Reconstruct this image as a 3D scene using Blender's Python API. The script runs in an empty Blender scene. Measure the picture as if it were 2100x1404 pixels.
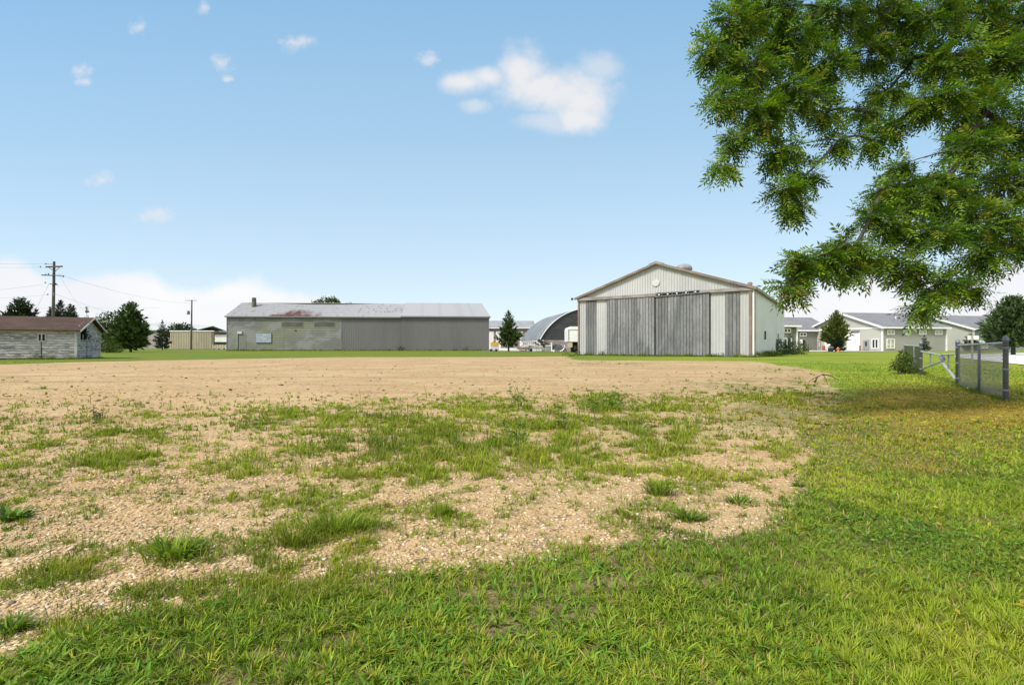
import bpy, math, random
import numpy as np
from mathutils import Vector
C = bpy.context.scene
random.seed(7); rng = np.random.default_rng(7)
rad = math.radians
H = 1.1                                   # eye height
FPX = 990.0                               # focal length of the photograph in its pixels

# ------------------------------------------------------------------ camera
cd = bpy.data.cameras.new('camera'); cam = bpy.data.objects.new('camera', cd)
C.collection.objects.link(cam); C.camera = cam
cam.location = (0, 0, H); cam.rotation_euler = (rad(90), 0, 0)
cd.sensor_width = 36; cd.lens = 36*FPX/2100; cd.shift_y = 8/2100
cd.clip_start = 0.05; cd.clip_end = 6000
C.render.resolution_x, C.render.resolution_y = 1024, 684
C.view_settings.view_transform = 'Standard'; C.view_settings.look = 'None'
C.view_settings.exposure = 1.05; C.view_settings.gamma = 1
C.view_settings.use_curve_mapping = False
C.render.engine = 'CYCLES'
C.cycles.max_bounces = 6; C.cycles.transparent_max_bounces = 8
C.cycles.use_denoising = True

# ------------------------------------------------------------------ world: sky with clouds, and the sun
SUN_EL, SUN_AZ = 48, -128                 # azimuth from +Y, clockwise
SKY = 0.10
W = bpy.data.worlds.new('World'); C.world = W; W.use_nodes = True
nt = W.node_tree; nt.nodes.clear()
class N:
    """small node writer"""
    def __init__(s, tree): s.t = tree
    def new(s, kind, **kw):
        n = s.t.nodes.new(kind)
        for k, v in kw.items(): setattr(n, k, v)
        return n
    def put(s, sock, v):
        if hasattr(v, 'is_linked'): s.t.links.new(v, sock)
        elif v is not None: sock.default_value = v
    def m(s, op, a, b=None, c=None, clamp=False):
        n = s.new('ShaderNodeMath', operation=op, use_clamp=clamp)
        for i, v in enumerate((a, b, c)):
            if v is not None: s.put(n.inputs[i], v)
        return n.outputs[0]
    def mix(s, f, a, b, blend='MIX'):
        n = s.new('ShaderNodeMix', data_type='RGBA', blend_type=blend)
        s.put(n.inputs[0], f)
        for i, v in ((6, a), (7, b)):
            if isinstance(v, tuple): v = (*v[:3], 1)
            s.put(n.inputs[i], v)
        return n.outputs[2]
    def noise(s, vec, scale, detail=4, rough=.55, dist=0, out=0):
        n = s.new('ShaderNodeTexNoise'); s.put(n.inputs['Vector'], vec)
        n.inputs['Scale'].default_value = scale; n.inputs['Detail'].default_value = detail
        n.inputs['Roughness'].default_value = rough; n.inputs['Distortion'].default_value = dist
        return n.outputs[out]
    def ramp(s, f, a, b):
        n = s.new('ShaderNodeMapRange', interpolation_type='SMOOTHSTEP')
        s.put(n.inputs[0], f); s.put(n.inputs[1], a); s.put(n.inputs[2], b)
        return n.outputs[0]
    def mapping(s, vec, scale):
        n = s.new('ShaderNodeMapping'); s.put(n.inputs[0], vec); n.inputs['Scale'].default_value = scale
        return n.outputs[0]
w = N(nt)
sky = w.new('ShaderNodeTexSky', sky_type='NISHITA', sun_disc=False)
sky.sun_elevation = rad(SUN_EL); sky.sun_rotation = rad(SUN_AZ)
sky.air_density = 1.0; sky.dust_density = 0.6; sky.ozone_density = 2.0; sky.altitude = 100
tc = w.new('ShaderNodeTexCoord')
sep = w.new('ShaderNodeSeparateXYZ'); nt.links.new(tc.outputs['Generated'], sep.inputs[0])
dy = w.m('MAXIMUM', w.m('ABSOLUTE', sep.outputs[1]), .05)
U = w.m('DIVIDE', sep.outputs[0], dy); V = w.m('DIVIDE', sep.outputs[2], dy)
cmb = w.new('ShaderNodeCombineXYZ'); nt.links.new(U, cmb.inputs[0]); nt.links.new(V, cmb.inputs[1]); nt.links.new(sep.outputs[1], cmb.inputs[2])
uv = cmb.outputs[0]
n1 = w.noise(uv, 9, 6, .55); n2 = w.noise(uv, 26, 5, .6); n3 = w.noise(uv, 4, 3, .5)
n4 = w.noise(uv, 62, 5, .6)
wob = w.m('ADD', w.m('MULTIPLY', w.m('SUBTRACT', n1, .5), 1.5), w.m('MULTIPLY', w.m('SUBTRACT', n2, .5), .8))
wobs = w.m('ADD', w.m('MULTIPLY', w.m('SUBTRACT', n2, .5), 3.2), w.m('MULTIPLY', w.m('SUBTRACT', n4, .5), 1.3))
def puff(px, py, rx, ry):
    a = w.m('DIVIDE', w.m('SUBTRACT', U, (px-1050)/FPX), rx/FPX)
    b = w.m('DIVIDE', w.m('SUBTRACT', V, (710-py)/FPX), ry/FPX)
    return w.m('SQRT', w.m('ADD', w.m('MULTIPLY', a, a), w.m('MULTIPLY', b, b)))
d = None
for p in ((958, 168, 58, 24), (1000, 158, 50, 24), (1068, 148, 52, 58), (1150, 188, 100, 44), (1192, 205, 58, 50), (1110, 180, 90, 36), (1185, 245, 46, 28)):
    q = puff(*p); d = q if d is None else w.m('SMOOTH_MIN', d, q, .25)
big = w.m('MULTIPLY', w.ramp(w.m('ADD', d, wob), 1.4, .2), .95)
faint = w.m('MULTIPLY', w.ramp(w.m('ADD', w.m('SMOOTH_MIN', puff(1232, 138, 48, 30), w.m('MINIMUM', puff(975, 218, 30, 16), puff(1130, 250, 80, 24)), .2), wob), 1.3, .2), .5)
d = None
for p in ((605, 90, 34, 16), (450, 125, 24, 17), (163, 146, 26, 13), (178, 168, 20, 8), (290, 54, 18, 16), (880, 122, 22, 14), (318, 441, 36, 15), (205, 370, 28, 14), (462, 163, 12, 7), (415, 14, 12, 12)):
    q = puff(*p); d = q if d is None else w.m('MINIMUM', d, q)
small = w.m('MULTIPLY', w.ramp(w.m('ADD', d, wobs), 1.45, -.3), .7)
# bank of cloud along the horizon; its top edge rises and falls with the bearing
fc = w.new('ShaderNodeFloatCurve'); nt.links.new(w.m('MULTIPLY', w.m('ADD', U, 1.2), 1/2.4, clamp=True), fc.inputs[1])
pts = [(-300, 520), (-60, 525), (40, 535), (120, 575), (200, 555), (300, 562), (380, 585), (500, 572), (560, 585), (640, 608), (760, 640), (1000, 665), (1300, 670), (1540, 640), (1640, 590), (1800, 560), (1960, 565), (2080, 545), (2400, 530)]
cv = fc.mapping.curves[0]
P = [(((px-1050)/FPX+1.2)/2.4, (710-py)/FPX*2.5) for px, py in pts]
P = [q for q in P if 0 < q[0] < 1]
cv.points[0].location = (0, P[0][1]); cv.points[-1].location = (1, P[-1][1])
for q in P: cv.points.new(*q)
fc.mapping.update()
edge = w.m('MULTIPLY', fc.outputs[0], 1/2.5)
bankd = w.m('SUBTRACT', w.m('SUBTRACT', edge, V), w.m('MULTIPLY', w.m('SUBTRACT', n1, .5), .07))
bank = w.m('MULTIPLY', w.ramp(bankd, -.012, .022), .97)
CLOUD = 0.87/(SKY*2**C.view_settings.exposure)
skyc = sky.outputs[0]
hs = w.new('ShaderNodeHueSaturation'); nt.links.new(skyc, hs.inputs['Color']); hs.inputs['Saturation'].default_value = 1.0
skyc = hs.outputs[0]
# clear-air gradient by elevation, blended with the physical sky
cr = w.new('ShaderNodeValToRGB'); nt.links.new(w.m('MULTIPLY', V, 1/.75, clamp=True), cr.inputs[0])
GA = ((0, (.83, .915, .97)), (.1, (.74, .87, .96)), (.28, (.60, .79, .935)), (.58, (.435, .675, .885)), (1, (.29, .555, .835)))
el_ = cr.color_ramp.elements; el_[0].position = 0; el_[1].position = 1
while len(el_) < len(GA): el_.new(.5)
for e_, (p_, c_) in zip(el_, GA): e_.position = p_; e_.color = (*c_, 1)
gain = 1/(SKY*2**C.view_settings.exposure)
gs = w.mix(1.0, cr.outputs[0], (gain, gain, gain), 'MULTIPLY')
skyc = w.mix(.8, skyc, gs)
# broken bright cloud, unseen, added overhead and behind the camera for neutral fill
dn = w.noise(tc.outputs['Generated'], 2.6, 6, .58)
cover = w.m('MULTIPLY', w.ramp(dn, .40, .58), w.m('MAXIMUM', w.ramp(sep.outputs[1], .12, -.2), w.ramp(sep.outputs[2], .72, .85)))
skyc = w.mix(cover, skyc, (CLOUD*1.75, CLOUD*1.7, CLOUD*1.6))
c1 = w.mix(w.m('MAXIMUM', big, faint), skyc, (CLOUD*.99, CLOUD*.99, CLOUD*1.01))
c1 = w.mix(small, c1, (CLOUD*.97, CLOUD*.96, CLOUD))
bankcol = w.mix(w.ramp(n3, .35, .7), (CLOUD*1.13, CLOUD*1.13, CLOUD*1.14), (CLOUD*1.03, CLOUD*1.05, CLOUD*1.10))
c1 = w.mix(bank, c1, bankcol)
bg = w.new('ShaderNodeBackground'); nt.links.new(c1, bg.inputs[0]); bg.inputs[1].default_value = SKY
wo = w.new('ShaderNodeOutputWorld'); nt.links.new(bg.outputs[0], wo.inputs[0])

sl = bpy.data.lights.new('sun', 'SUN'); sun = bpy.data.objects.new('sun', sl); C.collection.objects.link(sun)
sl.energy = 2.35; sl.angle = rad(14); sl.color = (1, .95, .87)
sd = Vector((math.sin(rad(SUN_AZ))*math.cos(rad(SUN_EL)), math.cos(rad(SUN_AZ))*math.cos(rad(SUN_EL)), math.sin(rad(SUN_EL))))
sun.rotation_euler = sd.to_track_quat('Z', 'Y').to_euler(); sun.location = (-30, -5, 60)

# ------------------------------------------------------------------ helpers
def tag(o, label=None, cat=None, group=None, kind=None):
    for k, v in (('label', label), ('category', cat), ('group', group), ('kind', kind)):
        if v: o[k] = v
    return o
def R(px): return (px-1050)/FPX
def at(px, Y, z=0.0): return Vector((R(px)*Y, Y, z))           # a point at distance Y on a bearing
def zof(py, Y): return H+(710-py)*Y/FPX
def gd(py): return H*FPX/(py-710)
class Frame:
    def __init__(s, o, u):
        s.o = Vector((o[0], o[1])); s.u = Vector((u[0], u[1])).normalized(); s.v = Vector((-s.u.y, s.u.x))
    def p(s, a, b, z):
        q = s.o+s.u*a+s.v*b; return Vector((q.x, q.y, z))
    def s(s, px, b=0):
        o = s.o+s.v*b; r = R(px); return (r*o.y-o.x)/(s.u.x-r*s.u.y)
    def z(s, px, py, b=0):
        a = Frame.s(s, px, b); return zof(py, s.p(a, b, 0).y)
    def sub(s, a, b, turn):
        q = s.p(a, b, 0); u = {0: s.u, 90: s.v, 270: -s.v, 180: -s.u}[turn]; return Frame((q.x, q.y), u)
class MB:
    def __init__(s): s.v = []; s.f = []; s.col = []; s.c = None
    def vert(s, p): s.v.append(tuple(p)); s.col.append(s.c or (1, 1, 1)); return len(s.v)-1
    def face(s, *ps): s.f.append([s.vert(p) for p in ps]); return s
    def hexa(s, P):
        i = [s.vert(p) for p in P]
        for q in ((0, 3, 2, 1), (4, 5, 6, 7), (0, 1, 5, 4), (1, 2, 6, 5), (2, 3, 7, 6), (3, 0, 4, 7)): s.f.append([i[k] for k in q])
        return s
    def box(s, fr, a0, a1, b0, b1, z0, z1):
        return s.hexa([fr.p(a0, b0, z0), fr.p(a1, b0, z0), fr.p(a1, b1, z0), fr.p(a0, b1, z0), fr.p(a0, b0, z1), fr.p(a1, b0, z1), fr.p(a1, b1, z1), fr.p(a0, b1, z1)])
    def slab(s, p0, p1, p2, p3, th):
        n = (Vector(p1)-Vector(p0)).cross(Vector(p3)-Vector(p0)).normalized()*th
        return s.hexa([Vector(p)-n for p in (p0, p1, p2, p3)]+[Vector(p) for p in (p0, p1, p2, p3)])
    def tube(s, pts, rr, n=8, cap=True):
        pts = [Vector(p) for p in pts]; rings = []
        rr = rr if hasattr(rr, '__len__') else [rr]*len(pts)
        ref = None
        for k, p in enumerate(pts):
            t = (pts[min(k+1, len(pts)-1)]-pts[max(k-1, 0)]).normalized()
            if ref is None or abs(ref.dot(t)) > .95: ref = Vector((0, 0, 1)) if abs(t.z) < .9 else Vector((1, 0, 0))
            x = t.cross(ref).normalized(); y = t.cross(x).normalized()
            rings.append([s.vert(p+(x*math.cos(2*math.pi*j/n)+y*math.sin(2*math.pi*j/n))*rr[k]) for j in range(n)])
        for r0, r1 in zip(rings, rings[1:]):
            for j in range(n): s.f.append([r0[j], r0[(j+1) % n], r1[(j+1) % n], r1[j]])
        if cap: s.f.append(rings[0][::-1]); s.f.append(rings[-1])
        return s
    def lathe(s, c, prof, n=16, fr=None):
        """prof: (radius, height) about a vertical axis"""
        c = Vector(c); rings = [[s.vert(c+Vector((r*math.cos(2*math.pi*j/n), r*math.sin(2*math.pi*j/n), z))) for j in range(n)] for r, z in prof]
        for r0, r1 in zip(rings, rings[1:]):
            for j in range(n): s.f.append([r0[j], r0[(j+1) % n], r1[(j+1) % n], r1[j]])
        s.f.append(rings[0][::-1]); s.f.append(rings[-1]); return s
    def prism(s, prof, fr, b0, b1):
        """prof (a, z) counter-clockwise seen from -v; extruded from b0 to b1"""
        i0 = [s.vert(fr.p(a, b0, z)) for a, z in prof]; i1 = [s.vert(fr.p(a, b1, z)) for a, z in prof]
        n = len(prof); s.f.append(i0); s.f.append(i1[::-1])
        for k in range(n): s.f.append([i0[(k+1) % n], i0[k], i1[k], i1[(k+1) % n]])
        return s
    def ribbed(s, fr, a0, a1, b, z0, top, pitch=.3, rib=.07, amp=.055, breaks=()):
        """sheet-metal cladding in front of plane b: trapezoid ribs standing proud; top(a) is its upper edge"""
        xs = []; n = max(1, round((a1-a0)/pitch)); st = (a1-a0)/n
        for k in range(n):
            x = a0+k*st; xs += [(x, 0), (x+st-rib*1.6, 0), (x+st-rib*1.2, amp), (x+st-rib*.4, amp)]
        xs.append((a1, 0)); xs += [(x, None) for x in breaks if a0 < x < a1]; xs.sort(key=lambda q: q[0])
        pts = []; last = 0
        for x, h in xs: last = last if h is None else h; pts.append((x, last))
        lo = [s.vert(fr.p(x, b-h, z0)) for x, h in pts]; hi = [s.vert(fr.p(x, b-h, top(x))) for x, h in pts]
        for k in range(len(pts)-1): s.f.append([lo[k], lo[k+1], hi[k+1], hi[k]])
        return s
    def build(s, name, m, parent=None, smooth=False):
        me = bpy.data.meshes.new(name); off = Vector((0, 0, 0))
        root = parent
        while root is not None and root.parent is not None: root = root.parent
        if root is not None: off = root.location
        me.from_pydata([(x-off.x, y-off.y, z-off.z) for x, y, z in s.v], [], s.f)
        if s.c is not None:
            at_ = me.color_attributes.new('Col', 'FLOAT_COLOR', 'POINT')
            at_.data.foreach_set('color', [q for c in s.col for q in (*c, 1)])
        me.materials.append(m)
        if smooth: me.polygons.foreach_set('use_smooth', [True]*len(me.polygons))
        o = bpy.data.objects.new(name, me); C.collection.objects.link(o)
        if parent is not None: o.parent = parent
        return o
def thing(name, label, cat, loc, group=None):
    o = bpy.data.objects.new(name, None); C.collection.objects.link(o); o.location = loc; o.empty_display_size = .3
    return tag(o, label, cat, group)
def solo(mb, name, m, label, cat, loc, group=None, smooth=False):
    """a thing that is one mesh, with its origin at loc"""
    loc = Vector(loc); mb.v = [tuple(Vector(p)-loc) for p in mb.v]
    o = mb.build(name, m, None, smooth); o.location = loc
    return tag(o, label, cat, group)
def npmesh(name, v, f, m, col=None, parent=None, off=(0, 0, 0), smooth=False):
    me = bpy.data.meshes.new(name); v = np.asarray(v, np.float32)-np.asarray(off, np.float32); f = np.asarray(f, np.int32)
    k = f.shape[1]
    me.vertices.add(len(v)); me.vertices.foreach_set('co', v.ravel())
    me.loops.add(f.size); me.loops.foreach_set('vertex_index', f.ravel())
    me.polygons.add(len(f)); me.polygons.foreach_set('loop_start', np.arange(0, f.size, k, dtype=np.int32))
    if col is not None:
        a = me.color_attributes.new('Col', 'FLOAT_COLOR', 'POINT')
        a.data.foreach_set('color', np.c_[col, np.ones(len(col))].astype(np.float32).ravel())
    me.update(calc_edges=True)
    if smooth: me.polygons.foreach_set('use_smooth', np.ones(len(f), bool))
    me.materials.append(m)
    o = bpy.data.objects.new(name, me); C.collection.objects.link(o)
    if parent is not None: o.parent = parent
    else: o.location = off
    return o
def copy_tree(o, parent=None):
    c = o.copy(); C.collection.objects.link(c)
    if parent is not None: c.parent = parent
    for ch in list(o.children): copy_tree(ch, c)
    return c

# ------------------------------------------------------------------ materials
MATS = {}
def mat(name, col, col2=None, scale=1.0, stretch=(1, 1, 1), rough=.8, lo=.4, hi=.62, fine=.12, metal=0, bump=0, bscale=40, attr=False, col3=None, scale3=3, lo3=.55, hi3=.7, spec=.3):
    if name in MATS: return MATS[name]
    m = bpy.data.materials.new(name); m.use_nodes = True; t = m.node_tree; n = N(t)
    b = t.nodes['Principled BSDF']; b.inputs['Roughness'].default_value = rough; b.inputs['Metallic'].default_value = metal
    b.inputs['Specular IOR Level'].default_value = spec
    co = n.new('ShaderNodeTexCoord').outputs['Object']; vec = n.mapping(co, stretch)
    c = (*col, 1)
    if attr:
        a = n.new('ShaderNodeVertexColor', layer_name='Col'); c = a.outputs[0]
    if col2:
        c = n.mix(n.ramp(n.noise(vec, scale, 6, .6), lo, hi), c if attr else col, col2)
    if col3:
        c = n.mix(n.ramp(n.noise(vec, scale3, 5, .6, .3), lo3, hi3), c, col3)
    f = n.noise(vec, scale*9+3, 4, .65)
    k = n.new('ShaderNodeMapRange'); n.put(k.inputs[0], f); k.inputs[1].default_value = .25; k.inputs[2].default_value = .75; k.inputs[3].default_value = 1-fine; k.inputs[4].default_value = 1+fine
    cc = n.new('ShaderNodeCombineXYZ')
    for i in range(3): n.put(cc.inputs[i], k.outputs[0])
    c = n.mix(1.0, c if not isinstance(c, tuple) else c, cc.outputs[0], 'MULTIPLY')
    n.put(b.inputs['Base Color'], c)
    if bump:
        bn = n.new('ShaderNodeBump'); bn.inputs['Strength'].default_value = bump; bn.inputs['Distance'].default_value = .02
        n.put(bn.inputs['Height'], n.noise(vec, bscale, 4, .6)); n.put(b.inputs['Normal'], bn.outputs[0])
    MATS[name] = m; return m
def leafmat(name, trans=.35, rough=.55, spec=.25):
    if name in MATS: return MATS[name]
    m = bpy.data.materials.new(name); m.use_nodes = True; t = m.node_tree; n = N(t)
    b = t.nodes['Principled BSDF']; a = n.new('ShaderNodeVertexColor', layer_name='Col')
    n.put(b.inputs['Base Color'], a.outputs[0]); b.inputs['Roughness'].default_value = rough; b.inputs['Specular IOR Level'].default_value = spec
    tr = n.new('ShaderNodeBsdfTranslucent'); n.put(tr.inputs[0], n.mix(1.0, a.outputs[0], (1.0, 1.2, .5), 'MULTIPLY'))
    mx = n.new('ShaderNodeMixShader'); mx.inputs[0].default_value = trans
    t.links.new(b.outputs[0], mx.inputs[1]); t.links.new(tr.outputs[0], mx.inputs[2])
    t.links.new(mx.outputs[0], t.nodes['Material Output'].inputs[0])
    MATS[name] = m; return m

# value noise for placing plants and patches
_tab = rng.random((256, 256))
def vnoise(x, y, s, o=0):
    x = np.asarray(x)*s+o*17.3+900; y = np.asarray(y)*s+o*9.7+900
    xi = np.floor(x).astype(int); yi = np.floor(y).astype(int); fx = x-xi; fy = y-yi
    fx = fx*fx*(3-2*fx); fy = fy*fy*(3-2*fy); g = lambda a, b: _tab[a % 256, b % 256]
    return (g(xi, yi)*(1-fx)+g(xi+1, yi)*fx)*(1-fy)+(g(xi, yi+1)*(1-fx)+g(xi+1, yi+1)*fx)*fy
def fbm(x, y, s, o=0, n=4):
    t = 0; a = .5; tot = 0
    for k in range(n): t = t+a*vnoise(x, y, s*2**k, o+k*3); tot += a; a *= .55
    return t/tot

# ------------------------------------------------------------------ ground
LOTPX = [(0, 1350), (130, 1305), (260, 1288), (430, 1246), (600, 1228), (760, 1212), (880, 1168), (1000, 1162), (1190, 1142), (1290, 1106), (1420, 1106), (1530, 1086), (1612, 1050), (1640, 995), (1640, 930), (1604, 898), (1680, 852), (1722, 800), (1705, 772), (1690, 763), (1610, 750), (1545, 740.5), (1380, 739.5), (1180, 738), (1160, 730.5), (1000, 731.5), (700, 732), (480, 735.5), (210, 741), (0, 747)]
LOT = [(R(px)*gd(py), gd(py)) for px, py in LOTPX]+[(-60, 26), (-60, 9), (-6, 1.1), (-2.6, 1.5)]
LOT = np.array(LOT)
def lotsd(x, y):
    """signed distance to the edge of the gravel lot, positive inside"""
    x = np.asarray(x, float); y = np.asarray(y, float)
    k = np.clip(y/7, .42, 2.5)
    x = x+((fbm(x, y, .9, 1)-.5)*.7+(fbm(x, y, 4.1, 3)-.5)*.22)*k; y = y+((fbm(x, y, .9, 5)-.5)*.6+(fbm(x, y, 4.1, 8)-.5)*.22)*k
    best = np.full(x.shape, 1e9); ins = np.zeros(x.shape, bool)
    for (x0, y0), (x1, y1) in zip(LOT, np.roll(LOT, -1, 0)):
        dx, dy_ = x1-x0, y1-y0
        t = np.clip(((x-x0)*dx+(y-y0)*dy_)/(dx*dx+dy_*dy_), 0, 1)
        best = np.minimum(best, (x-x0-t*dx)**2+(y-y0-t*dy_)**2)
        with np.errstate(divide='ignore', invalid='ignore'):
            ins ^= ((y0 > y) != (y1 > y)) & (x < dx*(y-y0)/(dy_ if dy_ else 1e-9)+x0)
    return np.sqrt(best)*np.where(ins, 1, -1)
WEED = [(250, 887, 105, 13, .6), (310, 940, 120, 15, .65), (210, 958, 70, 9, .6), (80, 990, 75, 12, .6), (600, 862, 80, 30, .6), (690, 850, 60, 22, .6), (500, 975, 50, 28, .6), (650, 1000, 90, 34, .6), (690, 1085, 85, 40, 1), (600, 1110, 40, 22, .8), (350, 1130, 55, 34, 1), (480, 1045, 150, 42, .55), (120, 1165, 75, 26, .9), (230, 1085, 80, 34, .45), (900, 890, 115, 40, .8), (1000, 848, 120, 36, .75), (1180, 850, 60, 36, .7), (1240, 830, 60, 36, .9), (1290, 860, 60, 22, .9), (1130, 880, 120, 36, .7), (1400, 830, 120, 36, .5), (1540, 805, 130, 26, .85), (1640, 800, 70, 28, .95), (1260, 930, 60, 26, .7), (1370, 920, 60, 34, .8), (1000, 990, 60, 26, .8), (840, 1000, 100, 34, .6), (910, 1045, 28, 26, 1), (1100, 930, 150, 42, .5), (1350, 1000, 50, 22, .9), (1420, 1055, 45, 18, .85), (1510, 1015, 42, 14, .85), (1150, 1000, 60, 18, .7), (1480, 910, 60, 26, .5), (30, 1045, 42, 14, .9), (30, 1275, 42, 22, .9), (880, 1150, 55, 26, .7), (95, 920, 38, 14, .75), (780, 930, 60, 30, .6), (1040, 900, 80, 30, .7), (90, 1080, 60, 12, .4), (1330, 1040, 120, 30, .3), (80, 796, 45, 3, .8), (20, 770, 25, 5, .4), (300, 848, 25, 7, .7), (790, 826, 12, 12, .6), (40, 860, 30, 8, .5), (1440, 780, 200, 8, .35), (1590, 760, 90, 6, .5), (1250, 745, 120, 4, .6), (760, 1110, 60, 20, .5), (1050, 1080, 120, 30, .28), (230, 1262, 130, 18, .45), (450, 1216, 120, 18, .5), (330, 1225, 60, 8, .4), (620, 1196, 90, 14, .5), (330, 1180, 70, 18, .5), (60, 1130, 60, 18, .5), (560, 1150, 60, 20, .5), (160, 1110, 90, 20, .45), (160, 1010, 80, 20, .4), (400, 1190, 120, 20, .3)]
def weedy(x, y):
    px = 1050+FPX*x/y; py = 710+H*FPX/y; t = np.zeros(np.shape(x))
    for a, b, ra, rb, s in WEED:
        t = np.maximum(t, s*np.exp(-(((px-a)/ra)**2+((py-b)/rb)**2)*.9))
    base = np.clip((py-742)/20, 0, 1)*.035+np.clip((py-810)/50, 0, 1)*(.09+.18*np.clip((px-380)/300, 0, 1)*np.clip((1100-py)/80, .3, 1)+.17*np.clip((py-975)/60, 0, 1)*np.clip((820-px)/150, .15, 1))*np.clip((1640-px)/250, .35, 1)+np.clip((px-1350)/300, 0, 1)*np.clip((py-740)/20, 0, 1)*.1
    t = np.maximum(np.minimum(t*.9, .7), base*1.3)*np.clip(-.35+2.2*fbm(x, y, 1.9, 9), .12, 1.3)*np.clip(-1.35+4.9*fbm(x, y, 6.5, 14, 2), .05, 1.6)
    return np.clip(t, 0, 1)
def brownish(x, y):
    """dead leaves and litter lying under the tree"""
    px = 1050+FPX*x/y; py = 710+H*FPX/y
    g = lambda a, b, ra, rb: np.exp(-((px-a)/ra)**2-((py-b)/rb)**2)
    t = .9*g(2020, 842, 240, 50)+.5*g(1830, 815, 100, 30)+.85*g(1590, 850, 130, 34)+.3*g(1840, 905, 130, 40)+.35*g(1900, 960, 90, 20)
    return np.clip(t*(.5+fbm(x, y, 1.2, 4)), 0, 1)
def gz(x, y):
    k = np.clip(1.4-np.abs(y)/30, .15, 1)
    return ((fbm(x, y, .55, 2)-.5)*.10+(fbm(x, y, 3.1, 6)-.5)*.03)*k-.01

ys = [-60, -30, -12, -5, -2, -.5, .3, .8]
while ys[-1] < 70: ys.append(ys[-1]*1.0125)
while ys[-1] < 2500: ys.append(ys[-1]*1.09)
xs = [0]
while xs[-1] < 75: xs.append(xs[-1]+max(.035, .0125*xs[-1]))
while xs[-1] < 2500: xs.append(xs[-1]*1.1)
xs = np.array([-q for q in xs[:0:-1]]+xs); ys = np.array(ys)
gx, gy = np.meshgrid(xs, ys); gx = gx.ravel(); gy = gy.ravel()
sdv = lotsd(gx, gy); wd = np.clip(np.abs(gy)*.03, .04, .6)
lotm = np.clip(sdv/wd*.5+.5, 0, 1); yy = np.maximum(gy, 1)
weedm = weedy(gx, yy)*(gy > 0); brm = brownish(gx, yy)*(gy > 0)
nx, ny = len(xs), len(ys); ii = np.arange(nx*ny).reshape(ny, nx)
gf_ = np.c_[ii[:-1, :-1].ravel(), ii[:-1, 1:].ravel(), ii[1:, 1:].ravel(), ii[1:, :-1].ravel()]
gm = bpy.data.materials.new('ground'); gm.use_nodes = True; t = gm.node_tree; n = N(t); b = t.nodes['Principled BSDF']
b.inputs['Roughness'].default_value = .95; b.inputs['Specular IOR Level'].default_value = .1
co = n.new('ShaderNodeTexCoord').outputs['Object']
a = n.new('ShaderNodeVertexColor', layer_name='Col'); sp = n.new('ShaderNodeSeparateColor'); t.links.new(a.outputs[0], sp.inputs[0])
vo = n.new('ShaderNodeTexVoronoi'); n.put(vo.inputs['Vector'], co); vo.inputs['Scale'].default_value = 42
vb = n.new('ShaderNodeTexVoronoi'); n.put(vb.inputs['Vector'], n.mapping(co, (1, 1, 1))); vb.inputs['Scale'].default_value = 9
sv = n.new('ShaderNodeSeparateColor'); t.links.new(vo.outputs['Color'], sv.inputs[0])
sb = n.new('ShaderNodeSeparateColor'); t.links.new(vb.outputs['Color'], sb.inputs[0])
gcol = n.mix(sv.outputs[0], (.33, .215, .105), (.47, .33, .18))
gcol = n.mix(n.m('MULTIPLY', n.ramp(sb.outputs[1], .93, .97), .8), gcol, (.12, .085, .055))
gcol = n.mix(n.ramp(n.noise(co, .35, 5, .6), .42, .68), gcol, n.mix(sv.outputs[1], (.42, .295, .16), (.50, .365, .21)))
gcol = n.mix(n.m('MULTIPLY', n.ramp(n.noise(n.mapping(co, (.5, 1.6, 1)), 1.3, 6, .7), .54, .7), .55), gcol, (.25, .165, .085))
gcol = n.mix(n.m('MULTIPLY', n.ramp(n.noise(n.mapping(co, (.05, .9, 1)), 1.0, 8, .75), .52, .62), .65), gcol, (.26, .17, .085))
gcol = n.mix(n.m('MULTIPLY', n.ramp(n.noise(n.mapping(co, (.35, 1.0, 1)), .22, 6, .7), .5, .66), .55), gcol, (.30, .245, .12))
gcol = n.mix(n.m('MULTIPLY', n.ramp(n.noise(n.mapping(co, (.5, 1.0, 1)), 2.3, 3, .6), .66, .74), .75), gcol, (.14, .115, .05))
gcol = n.mix(n.m('MULTIPLY', n.ramp(n.m('ADD', sp.outputs[1], n.m('MULTIPLY', n.noise(co, 5, 5, .7), .5)), .35, .9), .75), gcol, (.15, .155, .05))
nz = n.noise(co, 1.1, 6, .65); nf = n.noise(co, 14, 5, .7)
thatch = n.mix(n.ramp(nf, .35, .65), (.10, .078, .036), (.24, .18, .095))
nl = n.noise(n.mapping(co, (.35, 1, 1)), .25, 5, .6)
green = n.mix(n.ramp(nz, .35, .66), (.10, .165, .018), (.18, .235, .024))
green = n.mix(n.ramp(nl, .4, .62), green, (.235, .25, .03))
lawn = n.mix(n.ramp(n.m('ADD', sp.outputs[2], n.m('MULTIPLY', n.m('SUBTRACT', nf, .5), .9)), .3, .75), thatch, green)
lotf = n.ramp(n.m('ADD', sp.outputs[0], n.m('MULTIPLY', n.m('SUBTRACT', n.noise(co, 6, 5, .7), .5), .8)), .35, .65)
so_ = n.new('ShaderNodeSeparateXYZ'); t.links.new(co, so_.inputs[0])
lawn = n.mix(n.ramp(n.m('ADD', sp.outputs[1], n.m('MULTIPLY', n.m('SUBTRACT', nf, .5), .5)), .15, .6), lawn, n.mix(n.ramp(nz, .35, .65), (.19, .13, .025), (.27, .21, .035)))
lawn = n.mix(n.m('MULTIPLY', n.ramp(n.m('SUBTRACT', so_.outputs[1], n.m('MULTIPLY', so_.outputs[0], 1.6)), 12, 48), .62), lawn, (.085, .115, .018))
c = n.mix(lotf, lawn, gcol)
t.links.new(c, b.inputs['Base Color'])
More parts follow.
